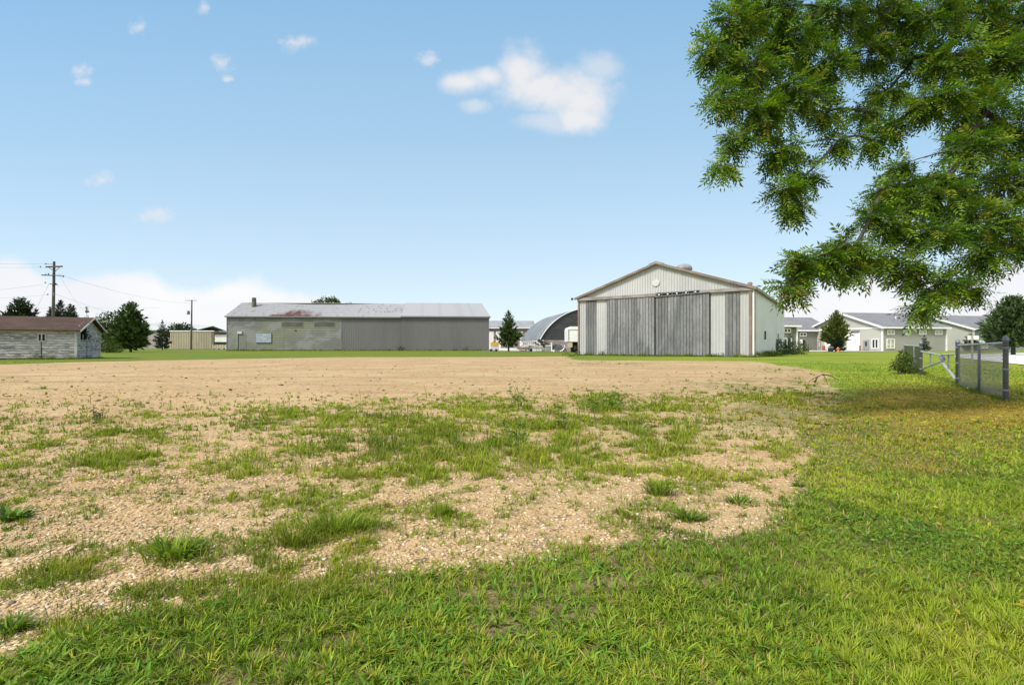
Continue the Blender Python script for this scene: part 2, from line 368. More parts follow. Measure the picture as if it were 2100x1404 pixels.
bn = n.new('ShaderNodeBump'); bn.inputs['Strength'].default_value = .9; bn.inputs['Distance'].default_value = .012
hgt = n.m('ADD', n.m('MULTIPLY', n.m('SUBTRACT', 1, vo.outputs['Distance']), .8), n.m('MULTIPLY', n.noise(co, 6, 6, .7), 1.8))
t.links.new(hgt, bn.inputs['Height']); t.links.new(bn.outputs[0], b.inputs['Normal'])
greenm = np.clip((np.abs(gy)-5)/7, .12, 1)*(1-.75*brm)
ground = npmesh('ground', np.c_[gx, gy, gz(gx, gy)], gf_, gm, np.c_[lotm, np.maximum(weedm*lotm, brm*.8), greenm], smooth=True)
tag(ground, kind='structure')

conc = mat('concrete', (.62, .60, .57), (.52, .50, .47), .3, fine=.08)
mb = MB(); q = [at(1958, 48.5, .03), at(2110, 27.5, .03), at(2500, 21, .03), (160, 74, .03), (160, 100, .03), at(2100, 79, .03), at(1958, 69, .03)]
mb.face(*q); tag(mb.build('road', conc), kind='structure')
mb = MB(); mb.face(at(1650, 104, .05), at(1815, 104, .05), at(1813, 108.5, .05), at(1660, 127, .05)); tag(mb.build('driveway', conc), kind='structure')
mb = MB(); mb.face(at(985, 118, .04), at(1200, 100, .04), (40, 165, .04), (-12, 165, .04)); tag(mb.build('yard', mat('yard_gravel', (.34, .31, .26), (.24, .22, .19), .5)), kind='structure')

# ------------------------------------------------------------------ hangar
white_steel = mat('white_steel', (.45, .455, .455), (.39, .395, .395), .35, (1, 1, .25), .5, fine=.05, col3=(.36, .33, .27), scale3=.8, lo3=.6, hi3=.8)
side_steel = mat('side_steel', (.60, .62, .605), (.55, .57, .555), .2, rough=.5, fine=.03)
brown_trim = mat('brown_trim', (.17, .13, .105), (.23, .18, .15), .6, rough=.5)
dull_trim = mat('dull_trim', (.27, .25, .235), (.2, .185, .17), .7, rough=.5)
grey_boards = mat('grey_boards', (.2, .2, .2), (.17, .175, .18), .55, (1, 1, .3), attr=True, fine=.25, col3=(.12, .125, .13), scale3=.9, lo3=.5, hi3=.66)
roof_grey = mat('roof_grey', (.30, .30, .30), (.26, .26, .26), .3, rough=.45)
black = mat('black_iron', (.025, .025, .025), rough=.6)
dark_pipe = mat('dark_pipe', (.16, .16, .17), rough=.5)
bright = mat('white_paint', (.78, .78, .76), (.7, .7, .68), 1.5, rough=.5, fine=.05)
glass = mat('window_glass', (.05, .055, .06), (.03, .035, .04), .8, rough=.08, fine=.05, spec=.6)
pale_glass = mat('pale_glass', (.42, .43, .33), (.28, .3, .2), 1.4, rough=.12, spec=.6)

hf = Frame((8.3, 60.0), (16.15, -11)); L = 19.54; D = 32.7; EV, RG = 7.08, 10.42
hr = Frame(hf.p(L, 0, 0)[:2], hf.v)                       # right side: a runs to the back
hang = thing('aircraft_hangar', 'large white metal hangar with weathered grey sliding doors and brown roof trim', 'hangar', hf.p(L/2, 0, 0))
hx = lambda c: hf.s(1170+c/4.565)
gtop = lambda a: EV+(RG-EV)*(1-abs(a-L/2)/(L/2))-.05
core = MB().prism([(.05, .02), (L-.05, .02), (L-.05, EV-.1), (L/2, RG-.15), (.05, EV-.1)], hf, .12, D)
core.build('wall_core', side_steel, hang)
up = MB().ribbed(hf, .02, L-.02, .02, 6.9, gtop, .3, breaks=(L/2,)); up.build('gable_wall', white_steel, hang)
for c0, c1 in ((84, 145), (243, 347), (1308, 1450), (1588, 1702)):
    MB().ribbed(hf, hx(c0), hx(c1), .02, .12, lambda a: 6.8, .3).build('wall_panel', white_steel, hang)
def boards(fr, a0, a1, b, z0, z1, pitch):
    m = MB(); n_ = max(1, round((a1-a0)/pitch)); st = (a1-a0)/n_
    for k in range(n_):
        g = random.uniform(.11, .27); m.c = (g, g*1.005, g*1.03)
        d_ = random.uniform(0, .035)
        m.box(fr, a0+k*st+.022, a0+(k+1)*st-.022, b-.03-d_, b+.03, z0+random.uniform(0, .05), z1)
    return m
for c0, c1, b_, nm in ((145, 243, -.02, 'grey_panel'), (1450, 1588, -.02, 'grey_panel'), (347, 791, -.16, 'sliding_door'), (803, 1303, -.16, 'sliding_door')):
    o = boards(hf, hx(c0), hx(c1), b_, .1, 6.72, .34).build(nm, grey_boards, hang)
MB().box(hf, hx(342), hx(1311), -.1, .04, .02, 6.75).build('door_recess', black, hang)
MB().box(hf, hx(788), hx(802), -.26, -.2, 2.8, 3.35).build('door_lock', black, hang)
MB().box(hf, hx(803), hx(1218), -.12, -.03, 6.7, 7.12).build('recess_shade', black, hang)  # black box paints in the shade of the recess above the doors
MB().box(hf, -.1, hx(805), -.3, -.02, 6.72, 7.06).build('door_header', dull_trim, hang)
MB().box(hf, hx(1215), L+.02, -.3, -.02, 6.78, 7.1).build('door_header', dull_trim, hang)
tr = MB().slab(hf.p(hx(800), -.34, 6.72), hf.p(hx(1310), -.34, 6.9), hf.p(hx(1310), -.2, 6.9), hf.p(hx(800), -.2, 6.72), .09); tr.build('door_track', dark_pipe, hang)
tr = MB().slab(hf.p(hx(805), -.3, 7.02), hf.p(hx(1215), -.3, 7.14), hf.p(hx(1215), -.12, 7.14), hf.p(hx(805), -.12, 7.02), .07)
for k in range(9):
    a = hx(815)+(hx(1210)-hx(815))*k/8; tr.box(hf, a-.03, a+.03, -.28, -.2, 6.72+.02*k, 7.02+.014*k)
tr.build('broken_track', dark_pipe, hang)
for k in range(5):
    a = hx(835)+(hx(1175)-hx(835))*k/4
    MB().box(hf, a-.08, a+.08, -.31, -.18, 6.82+.025*k, 6.92+.025*k).build('track_bracket', bright, hang)
MB().box(hf, -.08, .1, -.14, .3, 0, EV).build('corner_trim', brown_trim, hang)
MB().box(hf, hx(1674), hx(1700), -.2, .0, .05, 6.78).build('door_post', brown_trim, hang)
MB().box(hf, L-.02, L+.13, -.1, .1, .08, EV-.1).build('corner_trim', bright, hang)
MB().tube([hr.p(.2, -.16, EV-.15), hr.p(.2, -.16, .25), hr.p(.3, -.4, .12)], .075, 6).build('downspout', dull_trim, hang)
MB().ribbed(hr, .0, D, -.01, .18, lambda a: EV-.05, .3, amp=.02).build('side_wall', side_steel, hang)
MB().box(hr, -.02, D+.02, -.04, .4, -.1, .2).build('foundation', mat('brown_footing', (.16, .12, .09)), hang)
o = .35
roof = MB()
roof.slab(hf.p(L+o, -o, EV-.02), hf.p(L+o, D+o, EV-.02), hf.p(L/2, D+o, RG+.1), hf.p(L/2, -o, RG+.1), .12)
roof.slab(hf.p(-o, D+o, EV-.02), hf.p(-o, -o, EV-.02), hf.p(L/2, -o, RG+.1), hf.p(L/2, D+o, RG+.1), .12)
ro = roof.build('roof', roof_grey, hang)
for s in (-1, 1):
    e = L/2+s*(L/2+o+.03)
    f = MB(); f.hexa([hf.p(e, -o-.09, EV-.26), hf.p(L/2, -o-.09, RG-.11), hf.p(L/2, -o+.02, RG-.11), hf.p(e, -o+.02, EV-.26), hf.p(e, -o-.09, EV+.02), hf.p(L/2, -o-.09, RG+.15), hf.p(L/2, -o+.02, RG+.15), hf.p(e, -o+.02, EV+.02)])
    f.build('rake_trim', brown_trim, ro)
MB().box(hr, -o, D+o, -o-.06, -o+.03, EV-.26, EV+.02).build('eave_trim', brown_trim, ro)
MB().slab(hf.p(L/2-.75, -o-.13, RG-.14), hf.p(L/2+.75, -o-.13, RG-.14), hf.p(L/2+.75, -o+.4, RG-.1), hf.p(L/2-.75, -o+.4, RG-.1), .03)
cap = MB().prism([(L/2-.8, RG-.28), (L/2, RG-.04), (L/2+.8, RG-.28), (L/2+.8, RG-.02), (L/2, RG+.24), (L/2-.8, RG-.02)], hf, -o-.13, -o+.3); cap.build('ridge_cap', dull_trim, ro)
c = hf.p(hx(800), 0, hf.z(1345, 580)); v = hf.v; disc = mat('gable_disc', (.52, .52, .51), (.45, .45, .44), 2)
mb = MB().tube([c-Vector((v.x, v.y, 0))*.1, c+Vector((v.x, v.y, 0))*.1], .4, 20); mb.build('gable_disc', disc, hang)
c = hf.p(L/2+2.0, 3.6, RG-.9)
MB().lathe(c, [(.35, 0), (.35, .45), (.95, .45), (.93, .75), (.72, 1.02), (.4, 1.16), (.05, 1.2)], 18).build('roof_ventilator', mat('galvanised', (.26, .26, .27), (.2, .2, .21), 2, rough=.7), ro, True)
c = hf.p(L-1.6, 9.5, 7.5)
MB().lathe(c, [(.19, 0), (.19, .95), (.27, .95), (.27, 1.2), (.16, 1.28)], 12).build('vent_pipe', dull_trim, ro)
lp = hf.p(0, 0, 0)
MB().tube([hf.p(-.1, -.1, 7.0), hf.p(-.8, -.15, 7.06)], .03, 6).lathe(hf.p(-.85, -.15, 6.85), [(.05, 0), (.14, .06), (.14, .2), (.06, .32)], 10).build('yard_light', black, hang)
for px0, px1, y0, y1 in ((1565.5, 1569, 678, 696), (1593.5, 1595.6, 683, 695)):
    a0, a1 = hr.s(px0), hr.s(px1); z0, z1 = zof(y1, hr.p(a0, 0, 0).y), zof(y0, hr.p(a0, 0, 0).y)
    wf = MB().box(hr, a0-.12, a1+.12, -.09, -.02, z0-.1, z1+.1).build('window', bright, hang)
    MB().box(hr, a0, a1, -.11, -.03, z0, z1).build('pane', glass, wf)

# ------------------------------------------------------------------ long grey warehouse
gfm = Frame((-69.6, 118.0), (63.76, 5)); GL = 63.96; GE, GR = 8.55, 12.55
galv = mat('old_galvanised', (.46, .46, .46), None, .5, (1, 1, 1), .5, attr=True, fine=.16)
clad = mat('grey_cladding', (.146, .146, .145), (.126, .126, .126), .15, (1, 1, .2), .6, fine=.05)
panelm = mat('stained_panel', (.158, .16, .155), (.188, .202, .148), .12, (1, 1, 1.6), .6, .42, .58, .14, col3=(.225, .232, .228), scale3=.2, lo3=.5, hi3=.6)
wh = thing('warehouse', 'long low grey warehouse with a rust-streaked metal roof and a stained left wall', 'warehouse', gfm.p(GL/2, 0, 0))
sx = lambda px: gfm.s(px)
MB().prism([(0, .1), (GL, .1), (GL, GE-.15), (0, GE-.15)], gfm, .2, 15.8).build('wall_core', clad, wh)
aL, aR = 0, sx(700)
pm = MB(); rows = 14; hh = (GE-.45)/rows
for k in range(rows):
    for j in range(4):
        a0, a1 = aL+(aR-aL)*j/4, aL+(aR-aL)*(j+1)/4
        pm.box(gfm, a0+.012, a1-.012, -.02-random.uniform(0, .03), .15, .3+k*hh+.022, .3+(k+1)*hh-.022)
pm.build('panel_wall', panelm, wh)
MB().box(gfm, -.05, aR, -.06, .3, -.1, .32).build('footing', mat('dark_footing', (.12, .12, .105), (.09, .1, .07), .6), wh)
aM = sx(822.5)
MB().ribbed(gfm, aR, aM-.03, .0, .15, lambda a: GE-.1, .42, .07, .05).build('ribbed_wall', clad, wh)
MB().ribbed(gfm, aM+.03, GL, -.12, .1, lambda a: GE+.08, .42, .07, .05).build('ribbed_wall', clad, wh)
MB().box(gfm, aR-.06, aR+.06, -.09, .05, .1, GE-.1).build('wall_seam', dull_trim, wh)
MB().box(gfm, -.14, .06, -.1, .2, .05, GE-.1).build('corner_trim', dark_pipe, wh)
def sheets(fr, a0, a1, b0, b1, z0, z1, inset0, inset1, na, nb, colf, th=.0):
    """roof slope laid in lapped sheets; ridge end is inset at either end"""
    m = MB()
    for i in range(na):
        for j in range(nb):
            t0, t1 = j/nb, (j+1)/nb
            P = []
            for s_, t_ in ((i/na, t0), ((i+1)/na, t0), ((i+1)/na, t1), (i/na, t1)):
                lo, hi = a0+inset0*t_, a1-inset1*t_
                lift = .03*(1-(t_-t0)*nb)+random.uniform(0, .006)
                sag = -.42*math.sin(math.pi*s_)**2*t_ if na > 30 else 0
                P.append(fr.p(lo+(hi-lo)*s_, b0+(b1-b0)*t_, z0+(z1-z0)*t_+lift+sag))
            m.c = colf(i/na, (t0+t1)/2); m.face(*P)
    return m
def oldcol(s, t):
    px = 466+(824-466)*s
    g = random.uniform(.245, .275)+.04*s
    rust = math.exp(-((px-600)/27)**2)*max(0, 1.15-1.7*t)+math.exp(-((px-565)/16)**2)*max(0, .9-3.4*t)+math.exp(-((px-645)/20)**2)*max(0, .45-.6*t)
    k = min(1, max(0, rust*(.25+1.5*float(fbm(np.array([s*34]), np.array([t*3.2]), 1.0, 2)[0]))-.17)*2.3)
    if k > 0:
        rc = random.choice([(.085, .026, .015), (.11, .036, .02), (.15, .07, .045), (.065, .024, .016)])
        return tuple(g*(1-k)+q*k for q in rc)
    if random.random() < .03+.10*(px > 720)*(.3 < t < .8): return (g*.74, g*.73, g*.72)
    return (g, g, g*1.015)
ra = MB(); ra.slab(gfm.p(-.4, -.5, GE-.1), gfm.p(aM, -.5, GE-.18), gfm.p(aM, 8, GR-.15), gfm.p(-.4, 8, GR-.1), .1)
sag = MB(); sag.v = []
r1 = sheets(gfm, -.4, aM, -.5, 8, GE-.1, GR, 0.2, 0, 110, 7, oldcol).build('old_roof', galv, wh)
r2 = sheets(gfm, aM, GL+.35, -.6, 8, GE+.1, GR+.2, 0, 2.1, 24, 1, lambda s, t: (.30, .30, .31) if random.random() < .8 else (.28, .28, .29)).build('new_roof', galv, wh)
MB().slab(gfm.p(-.4, 16.3, GE-.1), gfm.p(-.2, 8, GR), gfm.p(aM, 8, GR), gfm.p(aM, 16.3, GE-.1), .1).slab(gfm.p(aM, 16.3, GE-.1), gfm.p(aM, 8, GR+.19), gfm.p(GL-1.8, 8, GR+.19), gfm.p(GL+.3, 16.3, GE-.1), .1).face(gfm.p(-.4, -.5, GE-.1), gfm.p(-.2, 8, GR-.02), gfm.p(-.4, 16.3, GE-.1)).face(gfm.p(GL+.35, -.6, GE+.1), gfm.p(GL+.3, 16.3, GE-.1), gfm.p(GL-1.8, 8, GR+.18)).face(gfm.p(aM, -.6, GE+.12), gfm.p(aM, 8, GR+.2), gfm.p(aM, 16.3, GE)).build('back_roof', roof_grey, wh)
MB().box(gfm, -.42, aM-.02, -.56, -.46, GE-.36, GE-.06).build('eave_trim', dark_pipe, r1)
MB().box(gfm, aM, GL+.36, -.68, -.57, GE-.22, GE+.1).build('eave_trim', dark_pipe, r2)
a = sx(521); zt = 14.05
MB().lathe(gfm.p(gfm.s(521, 5.5), 5.5, 11.0), [(.56, 0), (.52, 1.5), (.52, 2.35), (.44, 2.55), (.3, 2.6)], 14).build('chimney', mat('chimney', (.12, .125, .1), (.08, .085, .065), 1.2), r1)
boardm = mat('window_board', (.105, .105, .085), (.075, .075, .065), .6)
for x0, x1 in ((577.5, 621.5), (645, 686.5)):
    z0, z1 = gfm.z(x0, 669.8), gfm.z(x0, 660.3)
    o = MB().box(gfm, sx(x0)-.12, sx(x1)+.12, -.1, -.03, z0-.12, z1+.12).build('window', dull_trim, wh)
    MB().box(gfm, sx(x0), sx(x1), -.115, -.05, z0, z1).build('boarded_pane', boardm, o)
MB().box(gfm, sx(604), sx(608), -.12, -.04, gfm.z(604, 679), gfm.z(604, 676)).build('wall_vent', boardm, wh)
MB().box(gfm, sx(602), sx(603), -.1, -.04, gfm.z(604, 679), gfm.z(604, 677))
o = MB().box(gfm, sx(489.5), sx(505), -.07, -.03, .35, gfm.z(490, 684.6)).build('door', mat('door_grey', (.165, .165, .16), (.18, .185, .15), .3), wh)
MB().box(gfm, sx(488.4), sx(489.7), -.1, -.03, .35, gfm.z(490, 684.8)).build('door_edge', black, o)
MB().box(gfm, sx(487.6), sx(497), -.3, -.03, gfm.z(490, 684.3), gfm.z(490, 679.5)).build('wall_lamp', mat('lamp_cream', (.5, .5, .45)), wh)
# the blue sign board on the left wall
x0, x1 = sx(525), sx(557.3); z0, z1 = gfm.z(530, 703.2), gfm.z(530, 683)
sg = thing('notice_board', 'pale blue sign board with faded white lettering on the left wall of the grey warehouse', 'sign', gfm.p((x0+x1)/2, -.2, z0))
MB().box(gfm, x0, x1, -.18, -.04, z0, z1).build('backing', mat('sign_backing', (.04, .045, .05)), sg)
MB().box(gfm, x0+.03, x1-.03, -.22, -.19, z0+.12, z1-.03).build('sign_face', mat('sign_blue', (.25, .295, .36), (.29, .33, .37), 1.3, fine=.1), sg)
tx = MB(); wd_, ht = x1-x0, z1-z0
def scrawl(u0, u1, v, h, gap, keep=.8):
    """faded, unreadable lettering: short upright and level strokes"""
    u_ = u0
    while u_ < u1:
        if random.random() < keep:
            a_, z_ = x0+u_*wd_, z0+v*ht
            tx.box(gfm, a_, a_+.05, -.232, -.222, z_, z_+h*random.uniform(.6, 1)); 
            if random.random() < .8: tx.box(gfm, a_+.055, a_+gap*wd_*.6, -.231, -.222, z_+h*random.choice([0, .45, .8]), z_+h*random.choice([0, .45, .8])*.2+h*.85+.04)
        u_ += gap
scrawl(.46, .64, .76, .3, .045, 1); scrawl(.12, .46, .56, .16, .05, .75); scrawl(.46, .72, .38, .3, .045, .95)
scrawl(.2, .55, .17, .14, .06, .6); scrawl(.68, .82, .14, .22, .045, 1)
tx.build('lettering', mat('sign_white', (.62, .66, .7)), sg)

# ------------------------------------------------------------------ old shed on the left
sf = Frame((-37.8, 41.9), (.92, .39)); SW = 5.1; SE, SR = 2.56, 3.66; SL = 12.5
sg_ = Frame(sf.p(0, 0, 0)[:2], sf.v)                      # gable end facing right, a runs to the back
peel = mat('peeling_clapboard', (.25, .24, .225), (.50, .49, .465), 1.0, (2.0, 2.0, 11), .85, .50, .60, .22, attr=True, col3=(.10, .095, .085), scale3=.8, lo3=.60, hi3=.68)
shingle = mat('brown_shingle', (.05, .029, .022), (.07, .041, .031), .8, (1, 1, 3), .9, fine=.25, col3=(.065, .034, .028), scale3=.5, bump=.5, bscale=14)
shed = thing('wooden_shed', 'old shed of peeling white clapboard with a low brown shingle roof', 'shed', sf.p(-SL/2, 0, 0))
def lapped(fr, a0, a1, z0, z1, top=None, holes=(), step=.205):
    m = MB(); z = z0
    while z < z1:
        zt_ = min(z+step, z1)
        segs = [(a0, a1)]
        if top:
            lo, hi = top(z+.02); segs = [(lo, hi)] if hi-lo > .05 else []
        for h0, h1, hz0, hz1 in holes:
            if zt_ > hz0+.03 and z < hz1-.03:
                segs = [q for s0, s1 in segs for q in ((s0, min(s1, h0)), (max(s0, h1), s1)) if q[1]-q[0] > .02]
        for s0, s1 in segs:
            cut = [s0]
            while cut[-1]+3.6 < s1: cut.append(cut[-1]+random.uniform(2, 3.5))
            cut.append(s1)
            for c0, c1 in zip(cut, cut[1:]):
                j = random.uniform(0, .012); g = random.choice([random.uniform(.17, .27), random.uniform(.27, .40)]); m.c = (g, g*.985, g*.95)
                m.hexa([fr.p(c0+.004, -.035-j, z+.004), fr.p(c1-.004, -.035-j, z+.004), fr.p(c1-.004, .03, z+.004), fr.p(c0+.004, .03, z+.004), fr.p(c0+.004, -.012, zt_-.016), fr.p(c1-.004, -.012, zt_-.016), fr.p(c1-.004, .03, zt_-.016), fr.p(c0+.004, .03, zt_-.016)])
        z = zt_
    return m
MB().prism([(.06, .05), (SW-.06, .05), (SW-.06, SE-.12), (SW/2, SR-.12), (.06, SE-.12)], sg_, .32, SL-.1).build('inner_wall', mat('shed_dark', (.03, .028, .025)), shed)
wx0, wx1 = sf.s(80), sf.s(93); wz0, wz1 = zof(698, 40.5), zof(685, 40.5)
lapped(sf, -SL, -.05, .1, SE-.05, holes=[(wx0, wx1, wz0, wz1)]).build('front_wall', peel, shed)
gx0, gx1 = sg_.s(163), sg_.s(176); gz0, gz1 = zof(697, 42.8), zof(670, 42.8)
slope = lambda z: (max(.05, (z-SE)/(SR-SE)*SW/2), min(SW-.05, SW-(z-SE)/(SR-SE)*SW/2))
lapped(sg_, .05, SW-.05, .1, SR-.06, lambda z: (.05, SW-.05) if z < SE else slope(z), [(gx0, gx1, gz0, gz1)]).build('gable_wall', peel, shed)
shw = mat('shed_trim', (.5, .49, .46), (.33, .32, .3), 2, (1, 1, .4))
MB().box(sf, -.12, .045, -.06, .08, .08, SE).build('corner_board', shw, shed); MB().box(sg_, SW-.1, SW+.04, -.06, .05, .08, SE).build('corner_board', shw, shed)
o = MB().box(sf, wx0-.09, wx0, -.07, 0, wz0-.07, wz1+.07).box(sf, wx1, wx1+.09, -.07, 0, wz0-.07, wz1+.07).box(sf, wx0, wx1, -.07, 0, wz1, wz1+.07).box(sf, wx0, wx1, -.07, 0, wz0-.07, wz0).box(sf, (wx0+wx1)/2-.06, (wx0+wx1)/2+.03, -.065, 0, wz0, wz1).build('window', shw, shed)
MB().box(sf, wx0, wx1, .05, .07, wz0, wz1).build('pane', mat('dirty_glass', (.02, .02, .022), rough=.2), o)
MB().box(sf, sf.s(84.3), sf.s(86), -.06, -.036, .0, wz0-.07).build('wall_crack', black, shed)
o = MB().box(sg_, gx0-.1, gx0, -.07, 0, gz0-.08, gz1+.1).box(sg_, gx1, gx1+.08, -.07, 0, gz0-.08, gz1+.1).box(sg_, gx0, gx1, -.07, 0, gz0-.08, gz0).box(sg_, (gx0+gx1)/2-.03, (gx0+gx1)/2+.03, -.05, 0, gz0, gz0+.5).build('window', shw, shed)
MB().box(sg_, sg_.s(177)-.03, sg_.s(177)+.02, -.055, -.036, .05, gz0).build('wall_crack', black, shed)
o_ = .42
rf = MB()
rf.slab(sg_.p(-.38, SL, SE-.14), sg_.p(-.38, -o_, SE-.14), sg_.p(SW/2, -o_, SR+.02), sg_.p(SW/2, SL, SR+.02), -.07)
rf.slab(sg_.p(SW+.38, -o_, SE-.14), sg_.p(SW+.38, SL, SE-.14), sg_.p(SW/2, SL, SR+.02), sg_.p(SW/2, -o_, SR+.02), -.07)
rfo = rf.build('roof', shingle, shed)
for s in (-1, 1):
    e = SW/2+s*(SW/2+.42)
    MB().hexa([sg_.p(e, -o_-.05, SE-.22), sg_.p(SW/2, -o_-.05, SR-.07), sg_.p(SW/2, -o_+.0, SR-.07), sg_.p(e, -o_+.0, SE-.22), sg_.p(e, -o_-.05, SE-.09), sg_.p(SW/2, -o_-.05, SR+.07), sg_.p(SW/2, -o_+.0, SR+.07), sg_.p(e, -o_+.0, SE-.09)]).build('rake_board', shw, rfo)
MB().box(sf, -SL, -.02, -.1, -.04, SE-.25, SE-.1).build('frieze_board', mat('cream_board', (.52, .49, .4), (.4, .36, .28), 1.2, (.4, .4, 2)), shed)

# ------------------------------------------------------------------ quonset hut, barn, metal enclosure
qf = Frame((6.2, 108.0), (1, .15)); QW, QR = 23.6, 7.3; QS = 2.5; QD = 26
rad_ = ((QW/2)**2+QR**2)/(2*QR); th0 = math.asin((QW/2)/rad_)
arch = [(QW/2+rad_*math.sin(q), QS+rad_*math.cos(q)-(rad_-QR)) for q in np.linspace(-th0, th0, 41)]
qh = thing('quonset_hut', 'big arched metal quonset hut with a torn front edge and dark end wall', 'hut', qf.p(QW/2, 0, 0))
steel = mat('hut_steel', (.24, .24, .245), (.18, .18, .185), .35, (1, 1, .4), .4, metal=.25, fine=.12)
sh = MB(); NB = 52
for j in range(NB):
    for k in range(40):
        b0, b1 = 3.4+(QD-3.4)*j/NB, 3.4+(QD-3.4)*(j+1)/NB; h0, h1 = (0, .07) if j % 2 else (.07, 0)
        (a0, z0), (a1, z1) = arch[k], arch[k+1]
        sh.face(qf.p(a0, b0, z0+h0), qf.p(a1, b0, z1+h0), qf.p(a1, b1, z1+h1), qf.p(a0, b1, z0+h1))
sho = sh.build('arch_shell', steel, qh)
# the torn front bay: shell pulled down and out on the left side
tor = MB()
for j in range(8):
    for k in range(40):
        def Q(kk, jj):
            a_, z_ = arch[kk]; f = 1-jj/8; w_ = max(0, 1-abs(kk-9)/12)
            return qf.p(a_-.2*f*w_, 3.4*jj/8, z_-(1.3*w_*math.sin(math.pi*min(1, jj/8+.12))+.1*(jj % 2)))
        tor.face(Q(k, j), Q(k+1, j), Q(k+1, j+1), Q(k, j+1))
tor.build('torn_bay', steel, sho)
rim = MB()
pts_ = [qf.p(a_, -.12, z_) for a_, z_ in arch]; rim.tube(pts_, .13, 6); rim.build('front_rim', mat('rim_white', (.6, .6, .6), rough=.4), qh)
ew = MB(); zc = QS+.05
inner = arch[2:-2]
k = 0; z = QS
while z < QS+QR-.15:
    zt_ = min(z+.33, QS+QR-.1)
    hw = lambda zz: math.sqrt(max(0, rad_**2-(zz-QS+(rad_-QR))**2))-.15
    w0, w1 = hw(z), hw(zt_)
    ew.hexa([qf.p(QW/2-w0, .02, z), qf.p(QW/2+w0, .02, z), qf.p(QW/2+w0, .2, z), qf.p(QW/2-w0, .2, z), qf.p(QW/2-w1, .1, zt_), qf.p(QW/2+w1, .1, zt_), qf.p(QW/2+w1, .2, zt_), qf.p(QW/2-w1, .2, zt_)]); z = zt_
ew.build('end_wall', mat('charcoal_steel', (.042, .043, .046), (.055, .055, .058), .3, (1, 1, 3), .6), qh)
bw = MB().box(qf, 1.0, QW-.5, -.05, .25, 0, QS); bw.build('base_wall', mat('hut_block', (.32, .27, .255), (.24, .22, .21), .6, (1, 1, 2), fine=.2), qh)
sw_ = MB()
for k in range(9): sw_.box(qf, .15, .5, .4+k*2.85, .9+k*2.85, 0, QS)
sw_.box(qf, .1, .55, .3, QD, QS-.25, QS+.05); sw_.build('side_posts', bright, qh)

bf = Frame(at(960, 150)[:2], (1, .03))
barn = thing('far_barn', 'distant beige barn with a pale metal roof and white doors behind the small pine', 'barn', bf.p(12, 0, 0))
aE = bf.s(1094); bE, bR = bf.z(1010, 671.5), 9.4
MB().prism([(0, 0), (aE, 0), (aE, bE), (0, bE)], bf, 0, 12).build('wall', mat('barn_beige', (.26, .23, .2), (.22, .2, .175), .2), barn)
r = MB().slab(bf.p(-.5, -.6, bE), bf.p(aE+.6, -.6, bE), bf.p(aE+.6, 6, bR), bf.p(-.5, 6, bR), .15).slab(bf.p(aE+.6, 12.6, bE), bf.p(-.5, 12.6, bE), bf.p(-.5, 6, bR), bf.p(aE+.6, 6, bR), .15).build('roof', mat('barn_roof', (.26, .265, .28), (.21, .215, .23), .25, (1, 1, 4)), barn)
MB().box(bf, -.5, aE+.6, -.7, -.55, bE-.3, bE-.02).build('eave_trim', bright, r)
for x0, x1 in ((1003, 1012.5), (1017, 1027), (1066, 1072)):
    MB().box(bf, bf.s(x0), bf.s(x1), -.1, .05, .1, bf.z(1010, 679)).build('door', bright, barn)

mf = Frame(at(349, 172)[:2], (1, .0)); mE = mf.s(434)
zt_ = zof(678.4, 172)
enc = thing('metal_enclosure', 'beige ribbed metal fence enclosure left of the grey warehouse', 'fence', mf.p(mE/2, 0, 0))
tan = mat('tan_steel', (.40, .36, .265), (.34, .305, .225), .3, (1, 1, .2), fine=.08)
MB().ribbed(mf, 0, mE, 0, .2, lambda a: zt_, .6, .2, .12).box(mf, 0, mE, .03, .2, .1, zt_).build('front_panel', tan, enc)
MB().box(mf, -.15, mE+.9, -.25, .3, zt_-.2, zt_+.12).build('top_rail', bright, enc)
MB().hexa([mf.p(mE+.05, 0, .1), mf.p(mE+.85, -.1, .1), mf.p(mE+.85, 16, .1), mf.p(mE+.05, 16, .1), mf.p(mE+.05, 0, zt_), mf.p(mE+.85, -.1, zt_-.2), mf.p(mE+.85, 16, zt_-.2), mf.p(mE+.05, 16, zt_)]).build('side_panel', mat('tan_shade', (.17, .13, .09), (.13, .1, .07), .4), enc)
# rusty shed roof and white trailer seen in the gap
rf_ = Frame(at(440, 182)[:2], (1, 0))
rs = thing('rusty_shed', 'low shed with a rusty striped metal wall in the gap beside the beige enclosure', 'shed', rf_.p(3, 0, 0))
MB().ribbed(rf_, -.5, 9, 0, 4.0, lambda a: zof(680.5, 182), .5, .2, .1).box(rf_, -.5, 9, .05, 4, 0, zof(681, 182)).build('wall', mat('rusty_wall', (.3, .19, .15), (.38, .31, .27), 1.0, (3, 1, .2)), rs)
MB().slab(rf_.p(-.6, -.2, zof(680.5, 182)), rf_.p(9.2, -.2, zof(680.5, 182)), rf_.p(9.2, 4.2, zof(680, 182)+.4), rf_.p(-.6, 4.2, zof(680, 182)+.4), .1).build('roof', dull_trim, rs)
tf = Frame(at(440.5, 165)[:2], (1, 0)); u1 = tf.s(470)
tl = thing('box_trailer', 'white box trailer parked in the gap left of the grey warehouse', 'trailer', tf.p(u1/2, 0, 0))
Z = lambda py: zof(py, 165)
MB().box(tf, 0, u1, 0, 3, Z(701), Z(687)).build('body', bright, tl)
MB().box(tf, .15, u1, -.05, -.01, Z(690), Z(688.3)).build('stripe', dark_pipe, tl)
MB().box(tf, 0, u1, .1, 3, Z(704.8), Z(701.2)).build('chassis', black, tl)
for a_ in (1, 3.2): MB().tube([tf.p(a_, .0, .55), tf.p(a_, .5, .55)], .55, 14).build('wheel', black, tl)
pf = MB()
